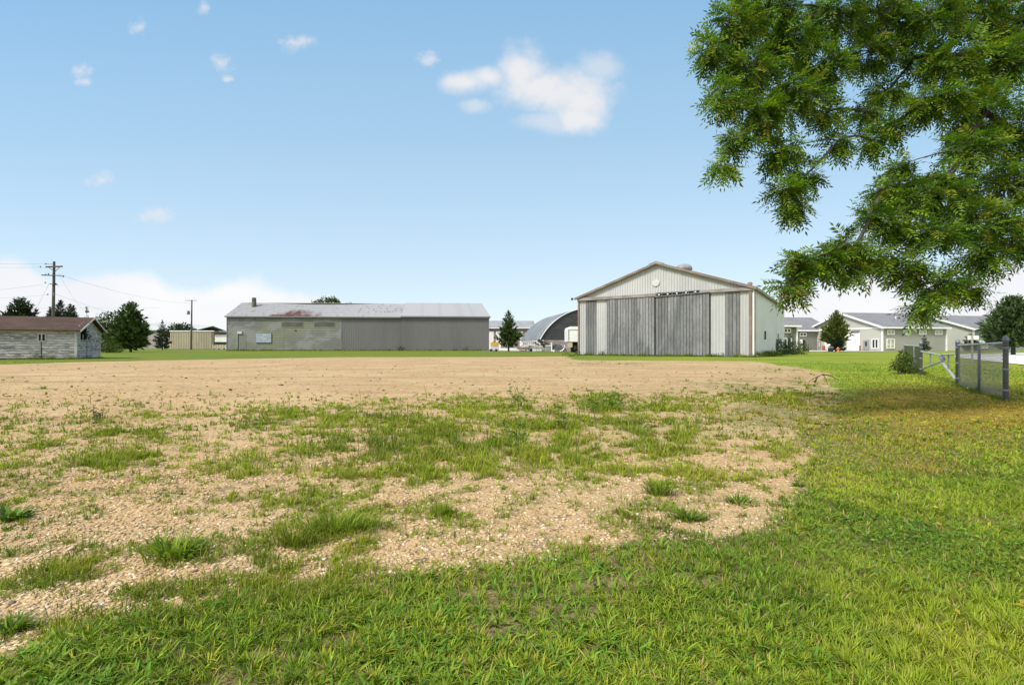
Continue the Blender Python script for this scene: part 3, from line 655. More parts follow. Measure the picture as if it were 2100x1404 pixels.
for k in range(9): pf.box(tf, .1+k*.55, .45+k*.55, -1.6, -1.5, .1+.25*(k % 3 == 1), Z(706)-random.uniform(0, .25))
pf.box(tf, .05, u1, -1.5, -1.42, 1.0, 1.2).box(tf, .05, u1, -1.5, -1.42, .4, .55)
solo(pf, 'picket_fence', mat('picket_cream', (.5, .45, .34)), 'broken cream picket fence below the white box trailer', 'fence', tf.p(u1/2, -1.5, 0))
ff = Frame(at(285, 245)[:2], (1, -.05)); aF = ff.s(400)
fb = thing('far_warehouse', 'distant low grey warehouse showing between the trees on the left', 'warehouse', ff.p(aF/2, 0, 0))
zE, zR = zof(677, 245), zof(659, 250)
MB().box(ff, 0, aF, 0, 24, 0, zE).build('wall', mat('mauve_wall', (.3, .27, .26), (.25, .225, .22), .1), fb)
MB().slab(ff.p(-1, -1, zE), ff.p(aF+1, -1, zE), ff.p(aF+1, 12, zR-2), ff.p(-1, 12, zR), .3).slab(ff.p(-1, 25, zE), ff.p(-1, 12, zR), ff.p(aF+1, 12, zR-2), ff.p(aF+1, 25, zE), .3).build('roof', mat('pale_roof', (.40, .41, .42), (.36, .37, .38), .1), fb)

# ------------------------------------------------------------------ houses on the right
lit_siding = mat('lit_grey_siding', (.42, .41, .365), (.39, .38, .34), .15, fine=.04)  # sunlit copy of the siding: the light is put into its colour
shaded_siding = mat('shaded_grey_siding', (.30, .295, .265), (.275, .27, .245), .15, fine=.04)  # same siding, darker: the shade on the side walls is painted in
h_roof = mat('house_shingle', (.185, .185, .195), (.155, .155, .165), .5, (1, 1, 4), .85, fine=.12)
def window(par, fr, x0, x1, y0, y1, glass_m=glass, muntin=1, rail=False, b=0):
    a0, a1 = sorted((fr.s(x0), fr.s(x1))); Y = fr.p((a0+a1)/2, 0, 0).y
    z0, z1 = zof(y1, Y), zof(y0, Y); e = .18
    m_ = MB().box(fr, a0, a0+e, b-.12, b+.02, z0, z1).box(fr, a1-e, a1, b-.12, b+.02, z0, z1).box(fr, a0+e, a1-e, b-.12, b+.02, z1-e, z1).box(fr, a0+e, a1-e, b-.12, b+.02, z0, z0+e)
    for k in range(muntin):
        c_ = a0+(a1-a0)*(k+1)/(muntin+1); m_.box(fr, c_-.1, c_+.1, b-.1, b+.02, z0+e, z1-e)
    if rail: m_.box(fr, a0+e, a1-e, b-.095, b+.02, z0+(z1-z0)*.38, z0+(z1-z0)*.38+.14)
    o_ = m_.build('window', bright, par)
    MB().box(fr, a0+e, a1-e, b-.06, b-.02, z0+e, z1-e).build('pane', glass_m, o_)
    return o_
def house(name, label, corner, depth, length, eave, ridge, sidem=shaded_siding, gablem=lit_siding, ov=.6):
    sfr = Frame(corner, (.988, .153))                      # side towards the camera, a runs right
    g = Frame(sfr.p(0, depth, 0)[:2], -sfr.v)              # gable face, a runs from back-left to the near corner
    t_ = thing(name, label, 'house', sfr.p(length/2, 0, 0))
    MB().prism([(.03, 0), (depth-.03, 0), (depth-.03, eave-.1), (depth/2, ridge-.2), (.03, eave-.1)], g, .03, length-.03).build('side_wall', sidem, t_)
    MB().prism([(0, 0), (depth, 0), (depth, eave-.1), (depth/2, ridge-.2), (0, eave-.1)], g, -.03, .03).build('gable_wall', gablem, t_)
    k = (ridge-eave)/(depth/2); lo = eave-k*ov
    r_ = MB()
    r_.slab(g.p(-ov, length+ov, lo), g.p(-ov, -ov, lo), g.p(depth/2, -ov, ridge), g.p(depth/2, length+ov, ridge), -.2)
    r_.slab(g.p(depth+ov, -ov, lo), g.p(depth+ov, length+ov, lo), g.p(depth/2, length+ov, ridge), g.p(depth/2, -ov, ridge), -.2)
    ro_ = r_.build('roof', h_roof, t_)
    for e in (-ov-.05, depth+ov+.05):
        MB().hexa([g.p(e, -ov-.1, lo-.3), g.p(depth/2, -ov-.1, ridge-.25), g.p(depth/2, -ov+.02, ridge-.25), g.p(e, -ov+.02, lo-.3), g.p(e, -ov-.1, lo+.16), g.p(depth/2, -ov-.1, ridge+.2), g.p(depth/2, -ov+.02, ridge+.2), g.p(e, -ov+.02, lo+.16)]).build('rake_trim', bright, ro_)
    MB().box(sfr, -ov, length+ov, -ov-.14, -ov, lo-.28, lo+.1).build('gutter', bright, ro_)
    MB().box(sfr, -.14, .24, -.12, .1, 0, eave-.2).build('corner_trim', bright, t_)
    MB().box(sfr, length-.14, length+.14, -.12, .1, 0, eave-.2).build('corner_trim', bright, t_)
    MB().box(g, -.12, .3, -.14, .1, 0, eave-.2).build('corner_trim', bright, t_)
    return t_, sfr, g, ro_
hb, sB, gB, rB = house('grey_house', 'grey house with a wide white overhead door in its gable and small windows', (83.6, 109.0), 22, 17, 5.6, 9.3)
MB().box(gB, 0, 22, -.12, -.03, 5.15, 5.5).build('belt_trim', bright, hb)
def gdoor(x0, x1, y0):
    a0, a1 = gB.s(x0), gB.s(x1); z1 = zof(y0, gB.p(a1, 0, 0).y); m_ = MB(); n_ = 5
    for k in range(n_): m_.box(gB, a0, a1, -.1, .02, .1+(z1-.1)*k/n_+.015, .1+(z1-.1)*(k+1)/n_-.015)
    m_.build('garage_door', bright, hb)
gdoor(1738, 1763.5, 680.5); gdoor(1691.5, 1712, 682)
window(hb, gB, 1660, 1671.5, 698, 713.5); window(hb, gB, 1788.3, 1802.2, 694.5, 714.8)
grey_door = mat('grey_door', (.25, .255, .24))
for x0, x1, y0, pm_ in ((1677.5, 1684.5, 699, bright), (1771, 1783, 697, glass)):
    a0, a1 = gB.s(x0), gB.s(x1); z1 = zof(y0, gB.p(a1, 0, 0).y)
    o = MB().box(gB, a0, a1, -.12, .02, .05, z1).build('entry_door', grey_door, hb)
    MB().box(gB, a0+.5, a1-.5, -.15, -.1, z1*.45, z1*.85).build('pane', pm_, o)
for x0, x1 in ((1819, 1834.2), (1852, 1867.2), (1884.2, 1899.3), (1917, 1932)): window(hb, sB, x0, x1, 676.5, 686.2, pale_glass)
window(hb, sB, 1818, 1834.5, 694.5, 714.6, pale_glass, 1, True)
MB().box(gB, gB.s(1745.5), gB.s(1764), -.5, -.1, zof(679.5, 115), zof(678.6, 115)).build('door_lamp', black, hb)
MB().tube([sB.p(.1, -.2, 5.1), sB.p(-.05, -.16, 4.6), sB.p(-.05, -.16, .1)], .1, 6).build('downspout', bright, hb)
p_ = sB.p(9.5, 5.5, 7.55); MB().lathe(p_, [(.15, 0), (.15, .5), (.22, .52), (.2, .65)], 10).build('roof_vent', bright, rB)
hc, sC, gC, rC = house('pale_house', 'grey-sided house with a blank gable at the far right behind the chain-link fence', (114.7, 120.0), 22, 26, 5.6, 9.3, mat('blue_shaded_siding', (.22, .27, .25), (.2, .245, .23), .15))  # bluish shade of the side wall is put into its siding colour
window(hc, sC, 2012, 2024, 681, 689); window(hc, sC, 2009, 2025, 698, 715, pale_glass, 1, True)
ha, sA, gA, rA = house('small_wing', 'small dark grey house wing peeking out right beside the back corner of the hangar', (58.4-26*.988, 99.0-26*.153), 6, 26, 5.6, 6.95, mat('dark_siding', (.2, .2, .17), (.18, .18, .155), .15))
window(ha, sA, 1607, 1621.5, 673, 682.5); window(ha, sA, 1604, 1623, 693, 717)
window(ha, sA, 1590, 1600, 673, 682.5)
h2, s2, g2, r2_ = house('back_house', 'dark grey house set back between the small wing and the wide house', (60.5, 124.5), 14, 24, 5.6, 9.0, mat('dark_siding', (.2, .2, .17)))
window(h2, s2, 1640, 1653.5, 681.5, 689.5); o = MB().box(s2, s2.s(1645), s2.s(1651), -.1, .05, .1, zof(697, 127)).build('door', black, h2)
MB().box(s2, s2.s(1641), s2.s(1645), -.14, .05, .1, zof(696, 127)).build('door_frame', bright, h2)

# ------------------------------------------------------------------ utility poles and wires
wood = mat('pole_wood', (.075, .065, .055), (.11, .098, .085), 1.2, (3, 3, .3), .9)
def pole(px, top, Y, r, label, arms, grey_base=None):
    t_ = thing('utility_pole', label, 'utility pole', at(px, Y))
    zt = zof(top, Y); p0 = at(px, Y)
    MB().tube([p0+Vector((-.15, 0, -.3)), p0+Vector((-.05, 0, zt*.45)), p0+Vector((.08, 0, zt))], [r*1.35, r*1.1, r*.8], 10).build('pole', wood, t_)
    for x0, x1, y_, th, tilt in arms:
        z_ = zof(y_, Y)
        MB().hexa([Vector((at(x, Y).x, Y+dy_, z_+tilt*s+dz)) for dz in (-th, th) for x, dy_, s in ((x0, -r-.12, -1), (x1, -r-.12, 1), (x1, -r+.02, 1), (x0, -r+.02, -1))]).build('crossarm', wood, t_)
    return t_, p0
up1, p0 = pole(110, 536, 75, .19, 'tall dark wooden utility pole with crossarms rising behind the brown-roofed shed', [(97, 131, 547.3, .11, .04), (88, 134, 565, .055, -.07), (105, 121.5, 583.3, .06, -.06)])
br = MB(); Y = 75
for x_, yb in ((104, 554), (125.5, 562.5)): br.tube([Vector((at(x_, Y).x, Y-.3, zof(549, Y))), Vector((at(111, Y).x, Y-.3, zof(yb, Y)))], .045, 5)
br.build('arm_brace', wood, up1)
ins = mat('insulator_grey', (.2, .19, .18), rough=.4)
for x_, y_ in ((97, 541.5), (96.5, 563.5), (102.5, 562), (133, 567.5), (96, 580), (86, 547.5), (101, 604), (113.5, 605.5), (113.2, 602)):
    MB().lathe(Vector((at(x_, Y).x, Y-.25, zof(y_, Y)-.13)), [(.03, 0), (.09, .05), (.05, .12), (.1, .17), (.04, .26)], 8).build('insulator', ins, up1)
MB().box(Frame(at(111.4, Y-.3)[:2], (1, 0)), -.12, .22, -.15, .15, zof(584.5, Y), zof(581, Y)).build('bracket', black, up1)
MB().tube([at(87, Y-.2, zof(565, Y)), at(108, Y-.2, zof(565.7, Y))], .035, 5).tube([at(92, Y-.2, zof(541, Y)), at(110, Y-.2, zof(541.8, Y))], .03, 5).build('line_pin', wood, up1)
up2, p1 = pole(393, 615, 160, .24, 'thin far utility pole in front of the beige metal enclosure', [(381.5, 405, 616.2, .07, 0)])
MB().lathe(Vector((at(388, 160).x, 159.6, zof(645, 160))), [(.35, 0), (.42, .1), (.42, 1.1), (.3, 1.25)], 10).build('transformer', dark_pipe, up2)
wire = mat('wire', (.07, .065, .065), rough=.6)
def cable(p, q, sag, r, label):
    p, q = Vector(p), Vector(q); P = []
    for k in range(21):
        t_ = k/20; P.append(p.lerp(q, t_)-Vector((0, 0, sag*4*t_*(1-t_))))
    solo(MB().tube(P, r*.75, 4), 'power_line', wire, label, 'cable', p.lerp(q, .5), 'power lines on the tall pole')
T = lambda x, y, Y_=75: Vector((at(x, Y_).x, Y_, zof(y, Y_)))
cable(T(92, 541), T(-160, 531, 78), .3, .014, 'topmost wire running left from the tip of the tall pole')
cable(T(88, 547.5), T(-160, 541, 78), .3, .012, 'wire running left from the upper crossarm of the tall pole')
cable(T(86, 583.5), T(-160, 600, 78), .4, .014, 'wire sloping down left from the lower bracket of the tall pole')
cable(T(100, 604), T(-160, 606, 78), .5, .010, 'lowest wire running left, across the middle of the tall pole')
cable(T(134, 567.5), T(400, 621, 170), 1.2, .016, 'wire running right from the second crossarm towards the far pole')
cable(T(113.5, 603), T(430, 680, 172), 1.6, .014, 'wire sagging right from the waist of the tall pole past the pine tops')
cable(T(100, 583), T(68, 646, 74), .0, .020, 'steep guy wire running down left from the tall pole')
cable(T(120, 560), T(172, 638, 88), .4, .012, 'steep guy wire with pale markers running down right from the tall pole')
cable(T(0, 630, 90), T(330, 631, 92), .1, .011, 'level wire passing low behind the pine tops at the left')

# ------------------------------------------------------------------ junk in the yard beside the quonset hut
def J(px, Y): return Frame(at(px, Y)[:2], (1, 0))
yl = J(1005, 104); e = yl.s(1021)
t_ = thing('yellow_tank_cart', 'yellow topped tank cart standing at the right end of the grey warehouse', 'cart', yl.p(e/2, 0, 0))
yel = mat('yellow_paint', (.62, .40, .06), (.5, .31, .05), 2)
MB().prism([(.1, 1.15), (e, 1.15), (e, 1.75), (e-.25, 2.0), (.35, 2.0), (.1, 1.75)], yl, 0, 1.2).build('yellow_hood', yel, t_)
MB().box(yl, .15, e-.15, .05, 1.15, .3, 1.13).build('white_tank', mat('pale_blue', (.55, .57, .66), (.48, .5, .6), 2), t_)
MB().box(yl, .7, 1.0, .3, .6, 2.0, 2.2).build('filler_cap', black, t_)
MB().box(yl, e, e+.12, 0, 1.2, .15, 1.9).build('end_plate', mat('orange_paint', (.5, .2, .05)), t_)
for a_ in (.25, e-.35): MB().tube([yl.p(a_, -.12, .28), yl.p(a_, .12, .28)], .28, 12).build('wheel', black, t_)
bm = J(1021, 108)
for k, (x0, x1, z_, dy_) in enumerate(((1021, 1066, .1, 0), (1024, 1060, .42, .3))):
    solo(MB().box(J(x0, 108), 0, J(x0, 108).s(x1), dy_, dy_+.5, z_, z_+.28), 'timber_beam', bright, ('long white beam lying on the ground behind the small pine', 'shorter white beam stacked on the long one behind the small pine')[k], 'beam', at((x0+x1)/2, 108))
rm = J(1064, 105); e = rm.s(1081)
t_ = thing('rusty_implement', 'rusty red farm implement on the ground right of the small pine', 'farm implement', rm.p(e/2, 0, 0))
rustm = mat('red_rust', (.2, .07, .05), (.13, .05, .035), 2)
MB().box(rm, 0, e, 0, .18, .75, .95).box(rm, .2, e-.2, .5, .68, .5, .68).build('beam', rustm, t_)
for k in range(7):
    a_ = .15+k*(e-.3)/6; MB().tube([rm.p(a_, .1, .9), rm.p(a_-.15, -.2, .55), rm.p(a_+.1, -.35, .05)], .05, 5).build('tine', rustm, t_)
MB().tube([rm.p(.3, .3, .9), rm.p(1.2, -.1, 1.7), rm.p(e, .2, 1.5)], .06, 5).build('drawbar', rustm, t_)
cf = J(1077, 104); e = cf.s(1086)
solo(MB().box(cf, 0, e, 0, .8, .35, 1.0).box(cf, .05, .2, .1, .7, .0, .35).box(cf, e-.2, e-.05, .1, .7, .0, .35), 'pink_crate', mat('pale_pink', (.55, .42, .38), (.5, .36, .33), 2), 'pale pink crate on legs right of the rusty farm implement', 'crate', cf.p(e/2, 0, 0))
gfq = J(1083, 102); e = gfq.s(1122)
t_ = thing('flatbed_trailer', 'low grey flatbed trailer with scrap in front of the hut', 'trailer', gfq.p(e/2, 0, 0))
gm_ = mat('grey_metal', (.27, .28, .28), (.2, .21, .21), 1.5, rough=.5)
MB().box(gfq, 0, e, 0, 1.8, .5, .68).build('deck', gm_, t_)
MB().box(gfq, .1, e*.45, .2, 1.6, .68, 1.25).prism([(e*.45, .68), (e*.8, .68), (e*.7, 1.1), (e*.5, 1.3)], gfq, .3, 1.5).build('scrap_load', mat('scrap_grey', (.36, .36, .35), (.2, .2, .2), 2.5, fine=.3), t_)
for a_ in (.6, 1.2): MB().tube([gfq.p(a_, -.05, .3), gfq.p(a_, .2, .3)], .3, 12).build('wheel', bright if a_ > 1 else mat('rubber', (.02, .02, .02)), t_)
MB().tube([gfq.p(e, .9, .55), gfq.p(e+1.0, .9, .35)], .06, 6).build('drawbar', gm_, t_)
o = MB()
for k in range(10):
    c_ = Vector((at(1110, 106).x+random.uniform(-1.4, 1.6), 106+random.uniform(-.6, .6), random.uniform(1.4, 2.4)))
    d_ = Vector((random.uniform(.3, 1), random.uniform(-.3, .3), random.uniform(-.7, -.1)))*random.uniform(.7, 1.3); o.tube([c_-d_, c_+d_], random.uniform(.05, .16), 5)
o.tube([at(1104, 106, 2.6), at(1118, 106, .9)], .3, 6)
solo(o, 'crumpled_sheet', mat('charred', (.03, .027, .025), (.06, .05, .045), 2), 'crumpled dark torn metal hanging at the broken foot of the hut arch', 'scrap metal', at(1110, 106))
tk = J(1118, 98); e = tk.s(1132)
solo(MB().prism([(0, .1), (e, .1), (e, .95), (e*.9, 1.05), (.1, 1.05), (0, .95)], tk, 0, 1.2).box(tk, -.02, e+.02, -.04, 1.24, 1.05, 1.13), 'grey_bin', mat('green_grey', (.25, .28, .25)), 'grey green lidded bin left of the white framed machine', 'bin', tk.p(e/2, 0, 0))
fx = J(1128, 97); e = fx.s(1162)
t_ = thing('white_framed_machine', 'dark machine in a white curved frame in front of the quonset hut', 'machine', fx.p(e/2, 0, 0))
MB().box(fx, .35, e-.9, .2, 1.5, .35, 1.25).prism([(.5, 1.25), (e-1.1, 1.25), (e-1.4, 1.5), (.8, 1.5)], fx, .3, 1.4).build('engine', mat('engine_grey', (.06, .06, .065), (.16, .16, .16), 3, fine=.3), t_)
MB().tube([fx.p(-.9, .1, 1.22), fx.p(.35, .1, 1.25)], .08, 6).tube([fx.p(.35, .0, .1), fx.p(.3, .0, 1.85)], .14, 6).build('white_frame', bright, t_)
MB().tube([fx.p(e-1.35, -.1, .12), fx.p(e-.9, -.1, .25), fx.p(e-.55, -.1, .6), fx.p(e-.42, -.1, 1.1), fx.p(e-.45, -.1, 1.4)], .13, 6).build('curved_guard', bright, t_)
for a_ in (.7,): MB().tube([fx.p(a_, -.2, .22), fx.p(a_, .05, .22)], .22, 12).build('wheel', bright, t_)
MB().tube([fx.p(e-.05, 0, .05), fx.p(e-.3, .2, .75)], .09, 6).tube([fx.p(e-.6, 0, .05), fx.p(e-.3, .2, .75)], .09, 6).build('jack_stand', black, t_)
pl = J(1121, 107.4); e = pl.s(1163)
o = MB()
for k in range(26):
    a_ = random.uniform(0, e-.6); z_ = random.uniform(.9, 2.3); o.box(pl, a_, a_+random.uniform(.4, 1.3), -1.4+random.uniform(0, .8), -.4, z_*.6, z_*.6+random.uniform(.1, .35))
solo(o, 'lumber_pile', mat('lumber_grey', (.33, .31, .3), (.22, .2, .19), 1.5, fine=.25), 'untidy pile of grey boards along the hut base behind the white framed machine', 'lumber', pl.p(e/2, -.5, 0))
bx = J(1164.5, 88); e = bx.s(1215)
t_ = thing('box_truck', 'white box truck parked half hidden behind the left edge of the hangar', 'truck', bx.p(e/2, 0, 0))
Z = lambda py: zof(py, 88)
MB().prism([(0, Z(700.5)), (e, Z(700.5)), (e, Z(669.2)), (.5, Z(669.2)), (.15, Z(671)), (0, Z(676))], bx, 0, 5.5).build('body', bright, t_)
MB().box(bx, .0, e, -.06, -.02, Z(676.6), Z(675.9)).box(bx, .1, .22, -.06, -.02, Z(699), Z(676.6)).build('seam', dark_pipe, t_)
MB().box(bx, 0, e, .2, 5.3, Z(702), Z(700.6)).build('chassis', black, t_)
MB().box(bx, .0, .8, -.3, .5, Z(712), Z(702.5)).build('tool_locker', mat('tan_box', (.45, .38, .27)), t_)
for b_ in (.4, 4.4):
    for a_ in (1.3, 3.0): MB().tube([bx.p(a_-.2, b_, .62), bx.p(a_+.25, b_, .62)], .62, 16).build('wheel', mat('rubber', (.02, .02, .02)), t_)
MB().box(bx, .9, e, 1.2, 1.3, .2, Z(702)).build('mud_flap', black, t_)

# ------------------------------------------------------------------ things by the houses
hy = at(1718.5, 94)
t_ = thing('fire_hydrant', 'small orange hydrant in front of the dark spruce by the wide house', 'hydrant', hy)
orange = mat('hydrant_orange', (.55, .22, .07), (.48, .18, .06), 3)
MB().lathe(hy, [(.26, 0), (.26, .08), (.19, .1), (.18, .62), (.24, .64), (.24, .7), (.2, .78), (.1, .88), (.05, .96)], 14).build('barrel', orange, t_, True)
for s in (-1, 1): MB().tube([hy+Vector((s*.15, 0, .55)), hy+Vector((s*.34, 0, .55))], .1, 10).build('nozzle', orange, t_)
for k, (x_, lb) in enumerate(((1687.5, 'red bollard nearest the grey entry door, left of the spruce'), (1691, 'red bollard left of the first overhead door, closer to the spruce'), (1763.6, 'red bollard right of the wide white overhead door'))):
    Yb = gB.p(gB.s(x_), 0, 0).y-1.2; p_ = at(x_, Yb)
    solo(MB().lathe(p_, [(.17, 0), (.17, 1.15), (.12, 1.25), (.03, 1.29)], 12).box(Frame((p_.x, p_.y), (1, 0)), -.22, .22, -.22, .22, 0, .06), 'bollard', mat('bollard_red', (.34, .085, .05), (.27, .07, .045), 2), lb, 'bollard', p_, 'red bollards by the overhead doors')
gr = J(1700.5, 95); e = gr.s(1709)
t_ = thing('barbecue_grill', 'black covered grill with a side shelf left of the orange hydrant', 'grill', gr.p(e/2, 0, 0))
MB().box(gr, .15, e, 0, .6, .1, .75).build('cabinet', black, t_); MB().prism([(.1, .77), (e+.05, .77), (e-.02, 1.0), (e-.2, 1.1), (.35, 1.1), (.17, 1.0)], gr, -.03, .62).build('lid', dark_pipe, t_)
MB().box(gr, -.28, .14, .05, .55, .7, .75).build('shelf', dark_pipe, t_)
sgp = at(1994, 32)
t_ = thing('street_sign', 'white double sign panel on a grey post behind the chain-link fence', 'sign', sgp)
MB().tube([sgp+Vector((0, 0, -.1)), sgp+Vector((0, 0, zof(686.5, 32)))], .05, 8).build('post', mat('post_grey', (.35, .33, .3), (.28, .26, .24), 2), t_)
for x0, x1, dy_ in ((1985.5, 1995, .1), (1997.2, 2007.5, .14)):
    f = Frame(at(x0, 32+dy_)[:2], (1, .15)); MB().box(f, 0, f.s(x1), 0, .04, zof(696.5, 32), zof(687.5, 32)).build('panel', bright, t_)
ub = J(2068, 100); e = ub.s(2086)
solo(MB().box(ub, 0, e, 0, 1.3, .05, 1.05).prism([(-.05, 1.05), (e+.05, 1.05), (e-.05, 1.17), (.05, 1.17)], ub, -.05, 1.35), 'utility_box', mat('teal_box', (.16, .25, .25)), 'teal green utility box on the far lawn below the big spruce', 'utility box', ub.p(e/2, 0, 0))

# ------------------------------------------------------------------ chain-link fence and broken gate
galv_post = mat('galvanised_post', (.215, .24, .30), (.175, .19, .235), 3, (1, 1, .5), .5, metal=.2, fine=.12)
pale_pipe = mat('pale_pipe', (.42, .43, .42), (.33, .34, .33), 2, rough=.4, metal=.2)
wire_mat = mat('link_wire', (.25, .26, .24), rough=.5, metal=.3)
P1, P2, P3, P4 = (9.94, 9.72), (12.37, 13.4), (15.93, 18.8), (19.75, 24.3)
def pz(p): return float(gz(np.array([p[0]]), np.array([p[1]]))[0])
def post(p, r, top, par, name='post', ball=True):
    z0 = pz(p)-.1; q = Vector((p[0], p[1], 0)); m_ = MB()
    prof = [(r, z0), (r, top-.09)]
    prof += [(r*1.22, top-.085), (r*1.25, top-.05), (r*1.05, top-.01), (r*.6, top+.02), (r*.05, top+.03)] if ball else [(r*.9, top)]
    m_.lathe(q, prof, 14); o_ = m_.build(name, galv_post, par, True)
    for z_ in (.2, .62, 1.05):
        if ball: MB().lathe(q+Vector((0, 0, z_)), [(r*1.08, 0), (r*1.12, .02), (r*1.08, .04)], 14).build('clamp', galv_post, o_)
    return o_
def links(p, q, z0, z1, rw, parent, pitch=.055):
    fr = Frame(p, (q[0]-p[0], q[1]-p[1])); Lf = (Vector(q)-Vector(p)).length; h_ = z1-z0; m_ = MB()
    k = -h_
    while k < Lf:
        for s in (0, 1):
            t0, t1 = max(0, -k), min(h_, Lf-k)
            if t1-t0 > .02:
                za, zb = (z0+t0, z0+t1) if s == 0 else (z1-t0, z1-t1); bb = .004*(1 if s else -1)
                A, B = fr.p(k+t0, bb, za), fr.p(k+t1, bb, zb); m_.tube([A, B], rw, 3, False)
        k += pitch*1.414
    return m_.build('wire_mesh', wire_mat, parent)
fn = thing('chain_link_fence', 'nearest chain-link fence panel with thick grey posts at the right edge of the lawn', 'fence', ((P1[0]+P2[0])/2, (P1[1]+P2[1])/2, 0))
post(P1, .044, 1.29, fn); post(P2, .047, 1.27, fn)
Pm = (11.03, 11.4); post(Pm, .028, 1.12, fn, ball=False)
MB().tube([Vector((*P1, 1.17)), Vector((*P2, 1.13))], .025, 8).build('top_rail', pale_pipe, fn)
links(P1, P2, .03, 1.13, .0035, fn)
MB().tube([Vector((Pm[0], Pm[1]-.03, .28)), Vector((Pm[0]-.3, Pm[1]-.9, .0))], .006, 4).build('tension_wire', pale_pipe, fn)
f2 = thing('chain_link_fence', 'farther chain-link fence panel half covered by a bush, beyond the broken gate', 'fence', ((P3[0]+P4[0])/2, (P3[1]+P4[1])/2, 0))
post(P3, .05, 1.28, f2); post(P4, .035, 1.24, f2, ball=False)
Pn = (17.2, 20.65); post(Pn, .03, 1.1, f2, ball=False)
MB().tube([Vector((*P3, 1.1)), Vector((*P4, 1.16))], .026, 8).build('top_rail', pale_pipe, f2)
links(P3, P4, .05, 1.12, .006, f2, .06)
gt = thing('pipe_gate', 'bent grey pipe gate sagging open between two thick fence posts', 'gate', ((P2[0]+P3[0])/2, (P2[1]+P3[1])/2, 0))
def gp(px, py):                                            # a point of the gate, on the line between its posts
    r_ = R(px); s = (P2[0]-r_*P2[1])/((P2[0]-P3[0])-r_*(P2[1]-P3[1])); Yg = P2[1]+(P3[1]-P2[1])*s
    return Vector((r_*Yg, Yg, zof(py, Yg)))
MB().tube([gp(1889, 720.5), gp(1931, 728.5)], .034, 8).tube([gp(1927, 727.8), gp(1960, 726)], .03, 8).build('top_pipe', pale_pipe, gt)
MB().tube([gp(1888.5, 757.5), gp(1930, 740.5)], .034, 8).tube([gp(1927, 728), gp(1934, 745), gp(1960, 778)], .036, 8).build('brace_pipe', pale_pipe, gt)
MB().tube([gp(1908, 725), gp(1908, 749)], .022, 6).build('upright', galv_post, gt)
MB().tube([gp(1945, 727), gp(1944.5, 755)], .022, 6).build('upright', galv_post, gt)
MB().tube([gp(1930, 731), gp(1934.5, 737)], .06, 8).build('hinge', galv_post, gt)

# ------------------------------------------------------------------ foliage builders
def unit(v): return v/np.maximum(np.linalg.norm(v, axis=-1, keepdims=True), 1e-9)
def leaves(pos, dirn, ln, wd, nrm=None, fold=.25):
    """diamond leaves folded along the midrib: 4 vertices, 2 triangles each"""
    n = len(pos); dirn = unit(dirn)
    if nrm is None: nrm = unit(rng.normal(size=(n, 3)))
    side = unit(np.cross(dirn, nrm)); up = np.cross(side, dirn)
    ln = np.broadcast_to(ln, n)[:, None]; wd = np.broadcast_to(wd, n)[:, None]
    a = pos; m = pos+dirn*ln*.45
    l = m+side*wd*.5+up*wd*fold; r = m-side*wd*.5+up*wd*fold; tp = pos+dirn*ln
    v = np.stack([a, l, r, tp], 1).reshape(-1, 3)
    k = np.arange(n)[:, None]*4
    f = np.concatenate([k+[0, 2, 3], k+[0, 3, 1]], 1).reshape(-1, 3)
    return v, f
def hue(n, cols, jit=.18):
    cols = np.array(cols); c = cols[rng.integers(0, len(cols), n)]*(1+rng.normal(0, jit, (n, 1)))
    return np.clip(c, .004, 1)
def leafy(name, pos, dirn, ln, wd, col, m, parent, off, nrm=None, fold=.25):
    v, f = leaves(pos, dirn, ln, wd, nrm, fold)
    return npmesh(name, v, f, m, np.repeat(col, 4, 0), parent, off)
needle = leafmat('needles', .15, .6); leafm = leafmat('leaf', .4, .5); grassm = leafmat('grass_blade', .3, .6, .15)
bark = mat('bark', (.055, .045, .036), (.09, .075, .06), 4, (1, 1, .3), .95, fine=.3)

